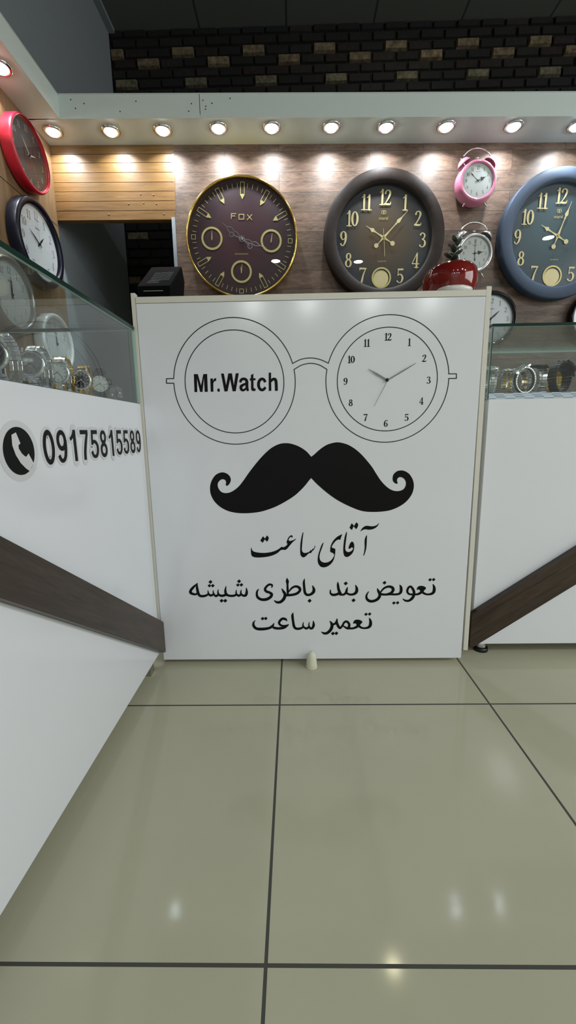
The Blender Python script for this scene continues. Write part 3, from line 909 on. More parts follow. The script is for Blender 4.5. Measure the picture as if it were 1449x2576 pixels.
# plank-faced partition the clocks hang on
SOF = 1.976
mb = MB()
mb.box(-0.458, 2.6, 0.0, SOF + 0.06, -0.03, 0.0)
struct(mb.build('wall_partition', M_wallwood, matrix=WALL))
mb = MB()                                              # white end post of the partition beside the passage
mb.box(-0.474, -0.4585, 0.0, 1.70, -0.034, 0.001)
struct(mb.build('trim_1', M_gray, matrix=WALL))
mb = MB()                                              # shiplap boards over the passage
zs = [1.690, 1.727, 1.764, 1.801, 1.836, 1.873, 1.910, 1.942, SOF + 0.05]
for i in range(8):
    ext = (0.458, 0.453, 0.452, 0.450, 0.448, 0.446, 0.446, 0.446)[i]
    z0, z1 = zs[i] + 0.0014, zs[i + 1] - 0.0014
    y0, y1 = 0.0005, 0.0022
    vs = [(-0.99, z0, -0.03), (-ext, z0, -0.03), (-ext, z1, -0.03), (-0.99, z1, -0.03), (-0.99, z0, y0), (-ext, z0, y0), (-ext, z1, y1), (-0.99, z1, y1)]
    mb.add(vs, [(0, 3, 2, 1), (4, 5, 6, 7), (0, 1, 5, 4), (1, 2, 6, 5), (2, 3, 7, 6), (3, 0, 4, 7)], False)
mb.mi = 1
mb.box(-0.99, -0.452, 1.692, SOF + 0.05, -0.028, -0.005)
o = struct(mb.build('wall_transom', [M_pine, M_rubber], matrix=WALL))
kn = MB()                                              # knots and nail heads in the boards
for u, z in ((-0.60, 1.789), (-0.545, 1.786), (-0.655, 1.752), (-0.535, 1.752), (-0.505, 1.712), (-0.745, 1.712), (-0.59, 1.755)):
    kn.ball((u, z, 0.0015), 0.0035, 8, 6, (1.3, 1, 0.5))
k = kn.build('nail_head', M_pine, parent=o)

mb = MB()                                              # clad left wall, in two heights of board
for z0, z1 in ((0.0, 0.82), (0.823, 1.243), (1.246, 1.664), (1.667, SOF + 0.06)):
    mb.box(-0.99, LX, -1.6, 2.02, z0, z1)
struct(mb.build('wall_left', M_sidewood))

# soffits with their fascias
mb = MB()
mb.box(-0.99, 2.6, SOF, SOF + 0.012, 0.0, 0.1547)
mb.box(-0.85, -0.305, SOF - 0.001, SOF + 0.080, 0.143, 0.156)
mb.box(-0.3025, 2.6, SOF - 0.001, SOF + 0.080, 0.143, 0.156)
mb.box(-0.99, 2.6, SOF + 0.0785, SOF + 0.0815, 0.0, 0.158)
trim = struct(mb.build('trim_2', M_soffit, matrix=WALL))
hl = MB()
for u, z in ((-.797, 2.038), (-.747, 2.025), (-.782, 2.009), (-.612, 1.998), (-.548, 2.032), (-.347, 1.998), (-.335, 2.023), (-.256, 2.024), (-.185, 2.040), (-.28, 2.014), (-.29, 2.034), (-.282, 2.004)):
    hl.disc(0.0024, 0.1564, 10, (u, z))
hl.build('screw_hole', M_hole, parent=trim)
mb = MB()
mb.box(LX, -0.853, -0.6, 1.875, SOF, SOF + 0.012)
mb.box(-0.853, -0.841, -0.6, 1.872, SOF - 0.001, SOF + 0.080)
mb.box(LX, -0.839, -0.6, 1.872, SOF + 0.0785, SOF + 0.0815)
struct(mb.build('trim_3', M_soffit))

# ------------------------------------------------------------------ reception desk
PY = 1.299
DX0, DX1 = -0.4015, 0.6025
desk = thing('reception_desk', 'white reception desk whose front carries a black moustache, spectacles and lettering', 'desk', loc=(0.1, PY, 0))


def inv(par):
    m = par.location
    return Matrix.Translation(-Vector(m))


def part_world(mb, name, mat, par):
    o = mb.build(name, mat, parent=par)
    o.matrix_local = inv(par)
    return o


mb = MB()
mb.box(DX0, DX1, PY, PY + 0.016, 0.017, 1.1425)
front = bevel(part_world(mb, 'front_panel', M_white, desk), 0.0008, 1)
mb = MB()
mb.box(DX0, DX1, PY - 0.0005, 1.74, 1.1435, 1.1605)
bevel(part_world(mb, 'desk_top', M_edge, desk), 0.0008, 1)
mb = MB()
mb.box(-0.4155, -0.4025, PY + 0.0015, 1.74, 0.045, 1.172)
bevel(part_world(mb, 'side_board', M_edge, desk), 0.0008, 1)
mb = MB()
vs = [(x + dx, y, z) for z, dx in ((0.044, 0.0055), (1.170, 0.0)) for x, y in ((0.6035, PY + 0.0015), (0.6185, PY + 0.0015), (0.6185, 1.74), (0.6035, 1.74))]
mb.add(vs, [(0, 1, 2, 3), (4, 5, 6, 7), (0, 1, 5, 4), (1, 2, 6, 5), (2, 3, 7, 6), (3, 0, 4, 7)], False)
bevel(part_world(mb, 'side_board', M_edge, desk), 0.0008, 1)

# graphics on the front; their own frame: x right, y up, z out of the panel
K = 0.001


def decal(mb, name, mat):
    o = mb.build(name, mat, parent=front, fix=False)
    o.matrix_local = PANEL_F
    return o


PANEL_F = frame(Vector((0, PY, 0)), (1, 0, 0), (0, 0, 1), (0, -1, 0))      # the front panel keeps world axes
G = GRAPHICS
mm = lambda P: [tuple(c * K for c in p) for p in P]
H1 = 0.0005
mb = MB()
RI, LW = 0.1475, 0.0026
c1, c2 = (-0.1246, 0.9186), (0.329, 0.9176)


def ang(c, p):
    return math.atan2(p[1] - c[1], p[0] - c[0])


br_u, br_l = mm(G['bridge'][0]), mm(G['bridge'][1])
tl, tr = mm(G['temples'][0]), mm(G['temples'][1])


def arc(c, pa, pb):
    a, b = ang(c, pa), ang(c, pb)
    while b <= a:
        b += 2 * PI
    mb.ring(c, 0.1813, LW, H1, a, b)


arc(c1, br_u[0], tl[0])                                # each lens rim is open at the bridge and at the hinge
arc(c1, tl[3], br_l[0])
mb.ring(c1, RI, LW, H1)
arc(c2, tr[0], br_u[-1])
arc(c2, br_l[-1], tr[3])
mb.ring(c2, RI, LW, H1)
for bl in (br_u, br_l):
    mb.stroke([p + (LW,) for p in bl], H1)
for tp in (tl, tr):
    for a, b in zip(tp, tp[1:]):
        mb.stroke([a + (LW,), b + (LW,)], H1)
decal(mb, 'spectacles_outline', M_line)

mb = MB()
for pl in G['name_poly']:
    mb.poly(mm(pl), H1)
for st in G['name_stroke']:
    mb.stroke(mm(st), H1, caps=False)
decal(mb, 'shop_lettering', M_black)
for n_, pt in G['nums'].items():
    mb = MB()
    numeral(mb, n_, pt[0] * K, pt[1] * K, G['numh'] * K, 1.3, 1.08, H1, 0.54)
    decal(mb, 'numeral', M_black)
ph = mm(G['phands'])
mb = MB()
mb.stroke([ph[1] + (0.0012,), tuple((a + b) / 2 for a, b in zip(ph[1], ph[2])) + (0.0052,), ph[2] + (0.0048,), ph[0] + (0.003,)], 0.004, False)
look(decal(mb, 'hour_hand', M_silverline), 'silver hour hand')
mb = MB()
mb.stroke([ph[3] + (0.0012,), tuple((a + b) / 2 for a, b in zip(ph[3], ph[4])) + (0.0034,), ph[4] + (0.003,), ph[0] + (0.002,)], 0.005, False)
look(decal(mb, 'minute_hand', M_silverline), 'silver minute hand')
mb = MB()
mb.stroke([ph[5] + (0.0010,), ph[6] + (0.0016,), ph[0] + (0.0012,)], 0.006, False)
look(decal(mb, 'second_hand', M_silverline), 'thin silver second hand')
mb = MB()
mb.lathe([(0.0, 0.010), (0.0025, 0.010), (0.004, 0.0085), (0.005, 0.006), (0.005, 0.0005)], 20, center=(ph[0][0], ph[0][1], 0))
look(decal(mb, 'hand_hub', M_darksteel), 'round steel hub')
mb = MB()
ms = mm(G['moustache'])
half = G['split']
out_l = spline(ms[:half], 4) + spline(ms[half:], 4)
mb.poly(out_l, H1)
decal(mb, 'moustache_graphic', M_black)


def diamond(mb, x, y, w):
    a = w * 0.56
    mb.poly([(x + 0.12 * a, y + a), (x + a, y + 0.02 * a), (x - 0.08 * a, y - a), (x - a, y + 0.06 * a)], H1)


# every word of the three lines is a cut-out of its own: gaps between the words, by line
PIECES = []
for pl in G['line1']:
    PIECES.append((0, 'p', spline(mm(pl), 3, True)))
for pl in G['dots1']:
    PIECES.append((0, 'p', mm(pl)))
for st in G['s2']:
    PIECES.append((1, 's', [(x, y, w * 1.22) for x, y, w in mm(st)]))
for st in G['s3']:
    PIECES.append((2, 's', [(x, y, w * 1.22) for x, y, w in mm(st)]))
PIECES.append((1, 'p', spline(mm(G['ain'][0]), 3, True)))
PIECES.append((2, 'p', spline(mm(G['ain'][1]), 3, True)))
for x, y, w in mm(G['dots']):
    PIECES.append((1 if y > G['split_z'] * K else 2, 'd', (x, y, w * 1.05)))
GAPS = G['gaps']
words = {}
for ln, kind, data in PIECES:
    xs = [data[0]] if kind == 'd' else [q[0] for q in data]
    xm = (min(xs) + max(xs)) / 2
    k = sum(1 for g in GAPS[ln] if xm > g * K)
    mb = words.setdefault((ln, k), MB())
    if kind == 'p':
        mb.poly(data, H1)
    elif kind == 's':
        mb.stroke(data, H1)
    else:
        diamond(mb, *data)
for (ln, k), mb in sorted(words.items()):
    decal(mb, 'calligraphy_word' if ln == 0 else 'service_word', M_black)

# ------------------------------------------------------------------ left display cabinet
CX = -0.411
cabl = thing('display_cabinet', 'white display cabinet on the left with a phone number and a slanting brown strip', 'cabinet', loc=(-0.64, 0.70, 0))
mb = MB()
mb.box(-0.87, CX, -0.90, 1.296, 0.047, 0.8615)
body = bevel(part_world(mb, 'cabinet_body', M_white, cabl), 0.0008, 1)
mb = MB()
SIDE = frame(Vector((CX, 0, 0)) - cabl.location, (0, 1, 0), (0, 0, 1), (1, 0, 0))   # x along the face, y up, z out


def on_side(mb, name, mat, par=None, fix=True):
    o = mb.build(name, mat, parent=par or cabl, fix=fix)
    o.matrix_local = Matrix.Translation(cabl.location) @ SIDE if par else SIDE
    return o


mb.prism([(0.262, 0.861), (0.116, 0.861), (1.289, 0.050), (1.296, 0.050), (1.296, 0.155), (1.283, 0.166)], 0.0, 0.020)
strip = mb.build('trim_strip', M_walnut, parent=cabl)                # the grain follows the slant
strip.matrix_local = SIDE
bevel(strip, 0.0012, 2)
look(strip, 'slanting dark walnut strip')
for fy in (-0.84, 1.243):
    mb = MB()
    mb.box(-0.452, -0.422, fy - 0.016, fy + 0.016, 0.0, 0.047)
    look(part_world(mb, 'foot', M_steel, cabl), 'gray block foot')
for fy in (-0.84, 1.243):
    mb = MB()
    mb.box(-0.85, -0.82, fy - 0.016, fy + 0.016, 0.0, 0.047)
    look(part_world(mb, 'foot', M_steel, cabl), 'gray block foot')

# phone sticker
stk = MB()
icx, icy, irx, iry = 0.7055, 0.7485, 0.0405, 0.0400
stk.poly([(icx + 0.0515 * cos(2 * PI * i / 48), icy + 0.0510 * sin(2 * PI * i / 48)) for i in range(48)], 0.0004)
base = on_side(stk, 'phone_sticker', M_sticker, body, fix=False)
look(base, 'clear round sticker backing')
digs = '09175815589'
# ink digits and a wider clear outline around each one
ink = MB()
halo = MB()
W0, W1 = 0.7685, 1.2740
pitch = (W1 - W0) / 11.0
for i, ch in enumerate(digs):
    x0 = W0 + i * pitch
    bx = (x0 + 0.0045, x0 + pitch - 0.0035)
    sans(ink, ch, bx[0], bx[1], 0.7190, 0.7840, 0.0012)
    sans(halo, ch, bx[0], bx[1], 0.7190, 0.7840, 0.0004 + 0.00002 * (i % 2), 2.35)
on_side(halo, 'number_sticker', M_sticker, body, fix=False)
on_side(ink, 'phone_number', M_black, body, fix=False)
mb = MB()
mb.poly([(icx + irx * cos(2 * PI * i / 48), icy + iry * sin(2 * PI * i / 48)) for i in range(48)], 0.0008)
on_side(mb, 'phone_symbol', M_black, body, fix=False)
mb = MB()
hs = [(-.016, .027), (-.004, .031), (.004, .0125), (-.002, .010), (-.002, .004), (.004, -.004), (.010, -.0085), (.015, -.0105), (.022, -.0050), (.033, -.0225), (.024, -.0310), (.020, -.0360), (.010, -.0300), (-.002, -.020), (-.012, -.006), (-.0175, .010)]
mb.poly([(icx + x, icy + y) for x, y in hs], 0.0013)
on_side(mb, 'handset_symbol', M_sticker, body, fix=False)

# ------------------------------------------------------------------ glass case on the left cabinet
gl = thing('glass_display_case', 'glass display case on the left cabinet beneath the wall clocks', 'display case', loc=(-0.64, 0.70, 0.862))
GT = 1.069


def pane(par, name, x0, x1, y0, y1, z0, z1, dark=()):
    """Glass sheet whose narrow faces show the green of the cut edge."""
    mb = MB()
    dims = (x1 - x0, y1 - y0, z1 - z0)
    thin = dims.index(min(dims))
    mb.box(x0, x1, y0, y1, z0, z1)
    # face order of box(): x0, x1, y0, y1, z0, z1
    for i in range(6):
        if i // 2 == thin:
            mb.m[i] = 0
        else:
            mb.m[i] = 2 if i in dark else 1
    o = mb.build(name, [M_pane, M_gedge, M_gdark], parent=par)
    o.matrix_local = inv(par)
    return o


pane(gl, 'front_pane', CX - 0.006, CX, -0.90, 1.296, 0.8625, GT)
pane(gl, 'end_pane', -0.87, CX - 0.0065, 1.290, 1.296, 0.8625, GT)
pane(gl, 'end_pane', -0.87, CX - 0.0065, -0.90, -0.894, 0.8625, GT)
pane(gl, 'back_pane', -0.87, -0.864, -0.8935, 1.2895, 0.8625, GT)
pane(gl, 'top_pane', -0.87, CX, -0.90, 1.296, GT + 0.0005, GT + 0.0105, dark=(1, 3))

# ------------------------------------------------------------------ right display cabinet and its case
RXL = 0.6445
cabr = thing('display_cabinet', 'white display cabinet on the right with a rising dark brown strip', 'cabinet', loc=(1.2, 1.57, 0))
mb = MB()
mb.box(RXL + 0.004, 1.9, 1.335, 1.80, 0.048, 0.8600)
bevel(part_world(mb, 'cabinet_body', M_white, cabr), 0.0008, 1)
FR = frame(Vector((0, 1.335, 0)) - cabr.location, (1, 0, 0), (0, 0, 1), (0, -1, 0))
mb = MB()
mb.prism([(0.634, 0.047), (0.645, 0.047), (1.72, 0.790), (1.72, 0.852), (1.62, 0.852), (0.634, 0.166)], 0.0005, 0.023)
o = mb.build('trim_strip', M_walnut2, parent=cabr)
o.matrix_local = FR
bevel(o, 0.0015, 2)
look(o, 'rising dark walnut strip')
for fx, fy in ((0.705, 1.385), (1.83, 1.385), (0.705, 1.76), (1.83, 1.76)):
    mb = MB()
    mb.lathe([(0, 0.048), (0.017, 0.048), (0.017, 0.014)], 24, center=(fx, fy, 0))
    ft = part_world(mb, 'foot', M_steel, cabr)
    look(ft, 'short round metal foot')
    mb = MB()
    mb.lathe([(0.0175, 0.014), (0.024, 0.012), (0.025, 0.0), (0, 0)], 24, center=(fx, fy, 0))
    o = mb.build('foot_pad', M_rubber, parent=ft)
    look(o, 'black rubber pad')
gr = thing('glass_display_case', 'glass display case on the right cabinet beneath the slate blue clock', 'display case', loc=(1.2, 1.57, 0.861))
pane(gr, 'front_pane', RXL, 1.9, 1.337, 1.343, 0.8605, GT)
pane(gr, 'end_pane', RXL, RXL + 0.006, 1.3435, 1.80, 0.8605, GT, dark=(2,))
pane(gr, 'back_pane', RXL + 0.0065, 1.9, 1.794, 1.80, 0.8605, GT)
pane(gr, 'top_pane', RXL, 1.9, 1.337, 1.80, GT + 0.0005, GT + 0.0085, dark=(2, 0))
mb = MB()
mb.box(RXL + 0.010, 1.89, 1.350, 1.62, 0.8605, 0.872)
mb.box(RXL + 0.012, 1.89, 1.362, 1.62, 0.8725, 0.880)
tag(mb.build('paper_riser', M_paper), 'stack of white and lavender tag paper beneath the watches in the right case', 'paper')

# ------------------------------------------------------------------ door stop
ds = thing('door_stop', 'small ivory bullet-shaped door stop on the floor before the desk', 'door stop', loc=(0.100, 1.2775, 0))
mb = MB()
mb.lathe([(0.0, 0.056), (0.005, 0.0555), (0.010, 0.051), (0.014, 0.041), (0.0165, 0.028), (0.0178, 0.012), (0.0178, 0.0105)], 40)
mb.build('dome', M_stop, parent=ds)
mb = MB()
pr = []
n = 72
for i in range(n):
    a = 2 * PI * i / n
    r = 0.0182 if i % 3 else 0.0170
    pr.append((r * cos(a), r * sin(a)))
mb.prism(pr, 0.0, 0.0105)
look(mb.build('ribbed_base', M_stop, parent=ds), 'ribbed base ring')

# ------------------------------------------------------------------ clocks
def spade_hand(par, name, length, tail, angle, width, h, mat, bob=0.0):
    """Clock hand pointing at the given clockwise angle from twelve."""
    mb = MB()
    a = PI / 2 - math.radians(angle)
    d = Vector((cos(a), sin(a)))
    P = lambda t: (d.x * t, d.y * t)
    pts = [P(-tail) + (width * 0.45,), P(-tail * 0.5) + (width * 0.35,), P(0) + (width * 1.0,), P(length * 0.25) + (width * 0.45,), P(length * 0.47) + (width * 0.42,),
           P(length * 0.52) + (width * 0.8,), P(length * 0.555) + (width * 0.5,), P(length * 0.62) + (width * 1.5,), P(length * 0.72) + (width * 0.8,), P(length * 0.8) + (width * 0.3,), P(length) + (width * 0.16,)]
    mb.stroke(pts, h, step=4)
    if bob:
        mb.disc(bob, h + 0.0001, 24, P(-tail))
    return mb.build(name, mat, parent=par, fix=False)


def bar_hand(par, name, length, tail, angle, w, h, mat, taper=True, off=(0, 0)):
    mb = MB()
    a = PI / 2 - math.radians(angle)
    d = Vector((cos(a), sin(a)))
    P = lambda t: (off[0] + d.x * t, off[1] + d.y * t)
    if taper:
        pts = [P(-tail) + (w * 0.7,), P(0) + (w * 0.8,), P(length * 0.45) + (w,), P(length * 0.75) + (w * 0.55,), P(length) + (w * 0.12,)]
    else:
        pts = [P(-tail) + (w,), P(length) + (w,)]
    mb.stroke(pts, h, smooth=False)
    return mb.build(name, mat, parent=par, fix=False)


def round_clock(name, label, matrix, R, depth, prof, m_frame, r_dial, h_dial, m_dial, h_glass, group='wall clocks'):
    """Case (turned profile), dial and glass; returns (clock, dial)."""
    t = thing(name, label, 'clock', matrix, group=group)
    mb = MB()
    mb.lathe(prof, 128)
    mb.disc(prof[0][0], prof[0][1], 96)
    mb.build('case', m_frame, parent=t)
    mb = MB()
    mb.disc(r_dial, h_dial, 96)
    d = mb.build('dial', m_dial, parent=t, fix=False)
    mb = MB()
    mb.disc(r_dial + 0.002, h_glass, 96)
    mb.build('glass', M_crystal, parent=t, fix=False)
    return t, d


def hub(par, r, h0, h1, mat, off=(0, 0)):
    mb = MB()
    mb.lathe([(r, h0), (r, h1 - 0.001), (r * 0.7, h1), (0, h1)], 20, center=(off[0], off[1], 0))
    return mb.build('hand_hub', mat, parent=par)


# --- wine-red clock with three subdials
R = 0.2415
fx = G['fox']
m = on_wall(-0.1664, 1.598, 0.001)
t, d = round_clock('wall_clock', 'wine-red wall clock with thin polished gold rim and three small subdials', m, R, 0.05,
                   [(0.236, 0.0), (0.2385, 0.004), (0.2395, 0.022), (0.2405, 0.036), (0.2415, 0.042), (0.2400, 0.047), (0.2365, 0.0495), (0.2335, 0.048), (0.2330, 0.030)], M_gold, 0.2335, 0.032, M_wine, 0.0455)
tilt = math.radians(-2.6)
mb = MB()
rot = lambda x, y: (x * cos(tilt) - y * sin(tilt), x * sin(tilt) + y * cos(tilt))
for k in range(60):
    a = PI / 2 - k * PI / 30
    if k % 5 == 0:
        continue
    p, q = rot(0.2150 * cos(a), 0.2150 * sin(a)), rot(0.1990 * cos(a), 0.1990 * sin(a))
    mb.stroke([p + (0.0019,), q + (0.0019,)], 0.0330)
    if k % 5 == 4:                                     # the four marks between two hour markers
        mb.build('minute_marks', M_goldink, parent=d, fix=False)
        mb = MB()
for k in range(12):
    a = -k * PI / 6 + tilt
    mk = MB()
    tr_ = lambda x, y: (x * cos(a) - y * sin(a), x * sin(a) + y * cos(a))
    lw = 0.0022
    if k in (3, 6, 9):
        sq = [(-0.0085, 0.2185), (0.0085, 0.2185), (0.0085, 0.2015), (-0.0085, 0.2015)]
        for i in range(4):
            mk.stroke([tr_(*sq[i]) + (lw,), tr_(*sq[(i + 1) % 4]) + (lw,)], 0.0332)
    else:
        top, bot, tip = 0.2190, 0.1720, 0.1530
        sq = [(-0.0080, bot), (-0.0080, top), (0.0080, top), (0.0080, bot)]
        for i in range(3):
            mk.stroke([tr_(*sq[i]) + (lw,), tr_(*sq[i + 1]) + (lw,)], 0.0332)
        mk.poly([tr_(-0.0092, bot + 0.002), tr_(0.0092, bot + 0.002), tr_(0.0092, bot - 0.002), tr_(0.0, tip), tr_(-0.0092, bot - 0.002)], 0.0334)
    mk.build('hour_marker', M_goldink, parent=d, fix=False)
for i, (sx, sy) in enumerate(fx['subs']):
    mk = MB()
    sx, sy = sx * K, sy * K
    mk.ring((sx, sy), 0.0415, 0.0085, 0.0334)
    mk.build('subdial_ring', M_goldink, parent=d, fix=False)
    mk = MB()
    aa = math.radians((87, 80, 82)[i])
    mk.stroke([(sx - 0.006 * cos(aa), sy - 0.006 * sin(aa), 0.003), (sx, sy, 0.0045), (sx + 0.031 * cos(aa), sy + 0.031 * sin(aa), 0.0010)], 0.0345, False)
    if i == 2:
        aa = math.radians(98)
        mk.stroke([(sx, sy, 0.0035), (sx + 0.019 * cos(aa), sy + 0.019 * sin(aa), 0.0010)], 0.0348, False)
    mk.build('subdial_hand', M_goldink, parent=d, fix=False)
mk = MB()
P = mm(fx['fox'])
lw = 0.0034
for a, b in ((0, 1), (0, 2), (3, 4), (4, 5), (5, 6), (6, 3), (7, 8), (9, 10)):
    mk.stroke([P[a] + (lw,), P[b] + (lw,)], 0.0334)
fm = lambda i, f: tuple(P[0][c] + (P[2][c] - P[0][c]) * 0.48 + (f * (P[1][c] - P[0][c]) if c == 0 else 0) for c in (0, 1))
mk.stroke([fm(0, 0) + (lw,), fm(0, 0.8) + (lw,)], 0.0334)
mk.build('lettering', M_goldink, parent=d, fix=False)
s0, s1 = mm(fx['small'])
mk = MB()
for i in range(15):
    f = i / 14
    x, y = s0[0] + (s1[0] - s0[0]) * f, s0[1] + (s1[1] - s0[1]) * f
    mk.stroke([(x - 0.001, y - 0.0022, 0.0012), (x + 0.001, y + 0.0022, 0.0012)], 0.0334)
mk.build('small_print', M_goldink, parent=d, fix=False)


def ornate(par, name, pts, tail, h, wid):
    """Openwork hand: two outlines that swell along the arm, with a ringed tail."""
    mb = MB()
    p0, p1, p2 = [Vector(p) for p in pts]
    dv = (p2 - p0)
    L = dv.length
    dv.normalize()
    nv = Vector((-dv.y, dv.x))
    shape = [(0.0, 0.55), (0.15, 0.35), (0.3, 0.8), (0.42, 0.45), (0.55, 1.0), (0.66, 0.55), (0.74, 0.15)]
    for sgn in (1, -1):
        pl = [p0 + dv * L * f + nv * sgn * wid * w for f, w in shape] + [p0 + dv * L * 0.8, p2]
        mb.stroke([(q.x, q.y, 0.0021) for q in pl], h, step=4)
    tq = Vector(tail)
    mb.stroke([(p0.x, p0.y, 0.0035), ((p0.x + tq.x) / 2, (p0.y + tq.y) / 2, 0.0025), (tq.x, tq.y, 0.0016)], h, False)
    mb.ring((tq.x, tq.y), 0.0095, 0.0018, h, n=32)
    mb.ring((p0.x, p0.y), 0.0110, 0.0020, h, n=32)
    return mb.build(name, M_steel, parent=par, fix=False)


pv = mm(fx['pivot'])[0]
hp = mm(fx['hour'])
ornate(t, 'hour_hand', [pv, hp[1], hp[2]], mm(fx['hourtail'])[0], 0.037, 0.0105)
mp_ = mm(fx['minute'])
ornate(t, 'minute_hand', [pv, mp_[1], mp_[2]], mm(fx['mintail'])[0], 0.039, 0.0075)
hub(t, 0.005, 0.032, 0.0415, M_steel, pv)


# --- big numeral clocks
def numeral_clock(label, matrix, m_frame, m_dial, hour, minute, tilt, second=None):
    t, d = round_clock('wall_clock', label, matrix, 0.261, 0.055,
                       [(0.256, 0.0), (0.2605, 0.003), (0.2625, 0.010), (0.2625, 0.042), (0.2605, 0.0475), (0.255, 0.0500), (0.232, 0.0500), (0.218, 0.0470), (0.2095, 0.0425), (0.2075, 0.036), (0.2070, 0.022)], m_frame, 0.2072, 0.023, m_dial, 0.0385)
    mb = MB()
    pos = {12: (.004, .158), 1: (.0905, .1364), 2: (.1498, .0758), 3: (.1735, -.0100), 4: (.1447, -.0923), 5: (.0787, -.1540), 7: (-.0888, -.1486), 8: (-.1534, -.0877), 9: (-.1775, -.0015), 10: (-.1384, .0762), 11: (-.0781, .1387)}
    for k, (x, y) in pos.items():
        mb = MB()
        numeral(mb, k, x, y, 0.060, 1.08, 0.95, 0.0262, 0.50, rot=math.radians(-1.5))
        mb.build('numeral', M_cream, parent=d, fix=False)
    mb = MB()
    mb.ring((-.0055, -.1610), 0.0400, 0.0070, 0.0258)
    mb.build('pendulum_window', M_goldink, parent=d, fix=False)
    mb = MB()
    mb.disc(0.0368, 0.0236, 48, (-.0055, -.1610))
    mb.build('window_recess', M_ink, parent=d, fix=False)
    mb = MB()
    mb.disc(0.0340, 0.0243, 48, (-.0075, -.1640))
    pn = mb.build('pendulum', M_cream, parent=t, fix=False)
    look(pn, 'round gold pendulum bob')
    mb = MB()                                          # emblem above the brand word
    for sx in (-1, 1):
        mb.stroke([(-.0012 + sx * 0.0022, .0925, .0016), (-.0012 + sx * 0.0022, .1045, .0016), (-.0012 + sx * 0.0042, .1075, .0016), (-.0012 + sx * 0.0072, .1070, .0018), (-.0012 + sx * 0.0092, .1010, .0022), (-.0012 + sx * 0.0080, .0955, .0018), (-.0012 + sx * 0.0062, .0935, .0014)], 0.0250)
    mb.stroke([(-.0012, .0925, .0014), (-.0012, .1080, .0014)], 0.0250)
    mb.build('emblem', M_goldink, parent=d, fix=False)
    mb = text_polys('maral', (-.0217, .0176, .0715, .0840), 0.0, 0.0250)
    mb.build('lettering', M_goldink, parent=d, fix=False)
    text_polys('QUARTZ', (-.0226, .0146, -.0970, -.0915), 0.0, 0.0250).build('lettering', M_goldink, parent=d, fix=False)
    spade_hand(t, 'hour_hand', hour[1], 0.046, hour[0], 0.0115, 0.0290, M_cream, 0.0098)
    spade_hand(t, 'minute_hand', minute[1], 0.046, minute[0], 0.0100, 0.0310, M_cream, 0.0095)
    if second is not None:
        bar_hand(t, 'second_hand', 0.076, 0.034, second, 0.0016, 0.0325, M_cream, False)
    hub(t, 0.004, 0.023, 0.0345, M_gold)
    return t


numeral_clock('large dark brown framed wall clock with gold numerals and pendulum window', on_wall(0.4535, 1.600, 0.001), M_darkwood, M_browndial, (-59, 0.090), (44.5, 0.143), 0, 176)
numeral_clock('large slate blue framed wall clock with gold numerals, cut by the right edge', on_wall(1.2230, 1.600, 0.001), M_blueframe, M_bluedial, (-60, 0.088), (19, 0.142), 0)


# --- plain numeral clocks
def plain_clock(label, matrix, R, depth, lip, m_frame, m_dial, m_num, num_h, num_r, weight, hands, marks=True, skip=(), ring=None, print_=True, width=1.0):
    rd = R - lip
    t, d = round_clock('wall_clock', label, matrix, R, depth,
                       [(R - 0.012, 0.0), (R - 0.003, 0.003), (R, 0.010), (R, depth - 0.008), (R - 0.003, depth - 0.002), (R - 0.008, depth), (rd + 0.006, depth - 0.001), (rd + 0.001, depth - 0.006), (rd, depth - 0.016)], m_frame, rd, depth - 0.016, m_dial, depth - 0.006)
    h = depth - 0.0154
    clock_numerals(d, m_num, num_r, num_h, weight, width, skip, h)
    if marks:
        mb = MB()
        for k in range(60):
            a = k * PI / 30
            L_ = 0.006 if k % 5 == 0 else 0.003
            mb.stroke([(cos(a) * (rd - 0.003), sin(a) * (rd - 0.003), 0.0009), (cos(a) * (rd - 0.003 - L_), sin(a) * (rd - 0.003 - L_), 0.0009)], h)
        mb.build('minute_marks', M_inkgray, parent=d, fix=False)
    if print_:
        mb = MB()
        for i in range(8):
            x = (i - 3.5) * 0.0034
            mb.stroke([(x, num_r * 0.56 - 0.0018, 0.0018), (x + 0.0006, num_r * 0.56 + 0.0018, 0.0018)], h)
        mb.build('small_print', M_inkgray, parent=d, fix=False)
    nm = ('hour_hand', 'minute_hand', 'second_hand')
    for i, hd in enumerate(hands):
        bar_hand(t, nm[i], hd[1], hd[2], hd[0], hd[3], h + 0.002 + 0.0015 * i, m_num if i < 2 else M_inkgray, i < 2)
    hub(t, 0.0035, h, h + 0.007, M_darksteel)
    return t


plain_clock('navy framed white-faced wall clock below the red clock on the left wall', on_left(1.793, 1.504, 0.0005), 0.154, 0.047, 0.026, M_navy, M_dialwhite, M_ink, 0.030, 0.098, 0.55,
            [(45, 0.050, 0.010, 0.0075), (-62, 0.068, 0.012, 0.007), (-4, 0.075, 0.032, 0.0014)], marks=False)
plain_clock('silver framed pale wall clock seen through the left glass case', on_left(1.588, 1.262, 0.0005), 0.124, 0.042, 0.020, M_silverp, M_dialwhite, M_ink, 0.022, 0.080, 0.6,
            [(4, 0.040, 0.010, 0.008), (0, 0.062, 0.012, 0.006), (176, 0.045, 0.010, 0.0012)])
plain_clock('white framed wall clock lowest on the left wall, beyond the glass case', on_left(1.840, 1.146, 0.0005), 0.117, 0.047, 0.020, M_whitep, M_dialwhite, M_ink, 0.022, 0.076, 0.55,
            [(2, 0.036, 0.006, 0.006), (-4, 0.056, 0.006, 0.004), (178, 0.040, 0.010, 0.0012)])
plain_clock('small black framed white wall clock behind the right end of the desk', on_wall(0.955, 1.262, 0.0005), 0.118, 0.036, 0.017, M_blackgloss, M_dialwhite, M_ink, 0.021, 0.078, 0.7,
            [(48, 0.052, 0.010, 0.0075), (182, 0.030, 0.006, 0.004), (0, 0.085, 0.026, 0.0012)])
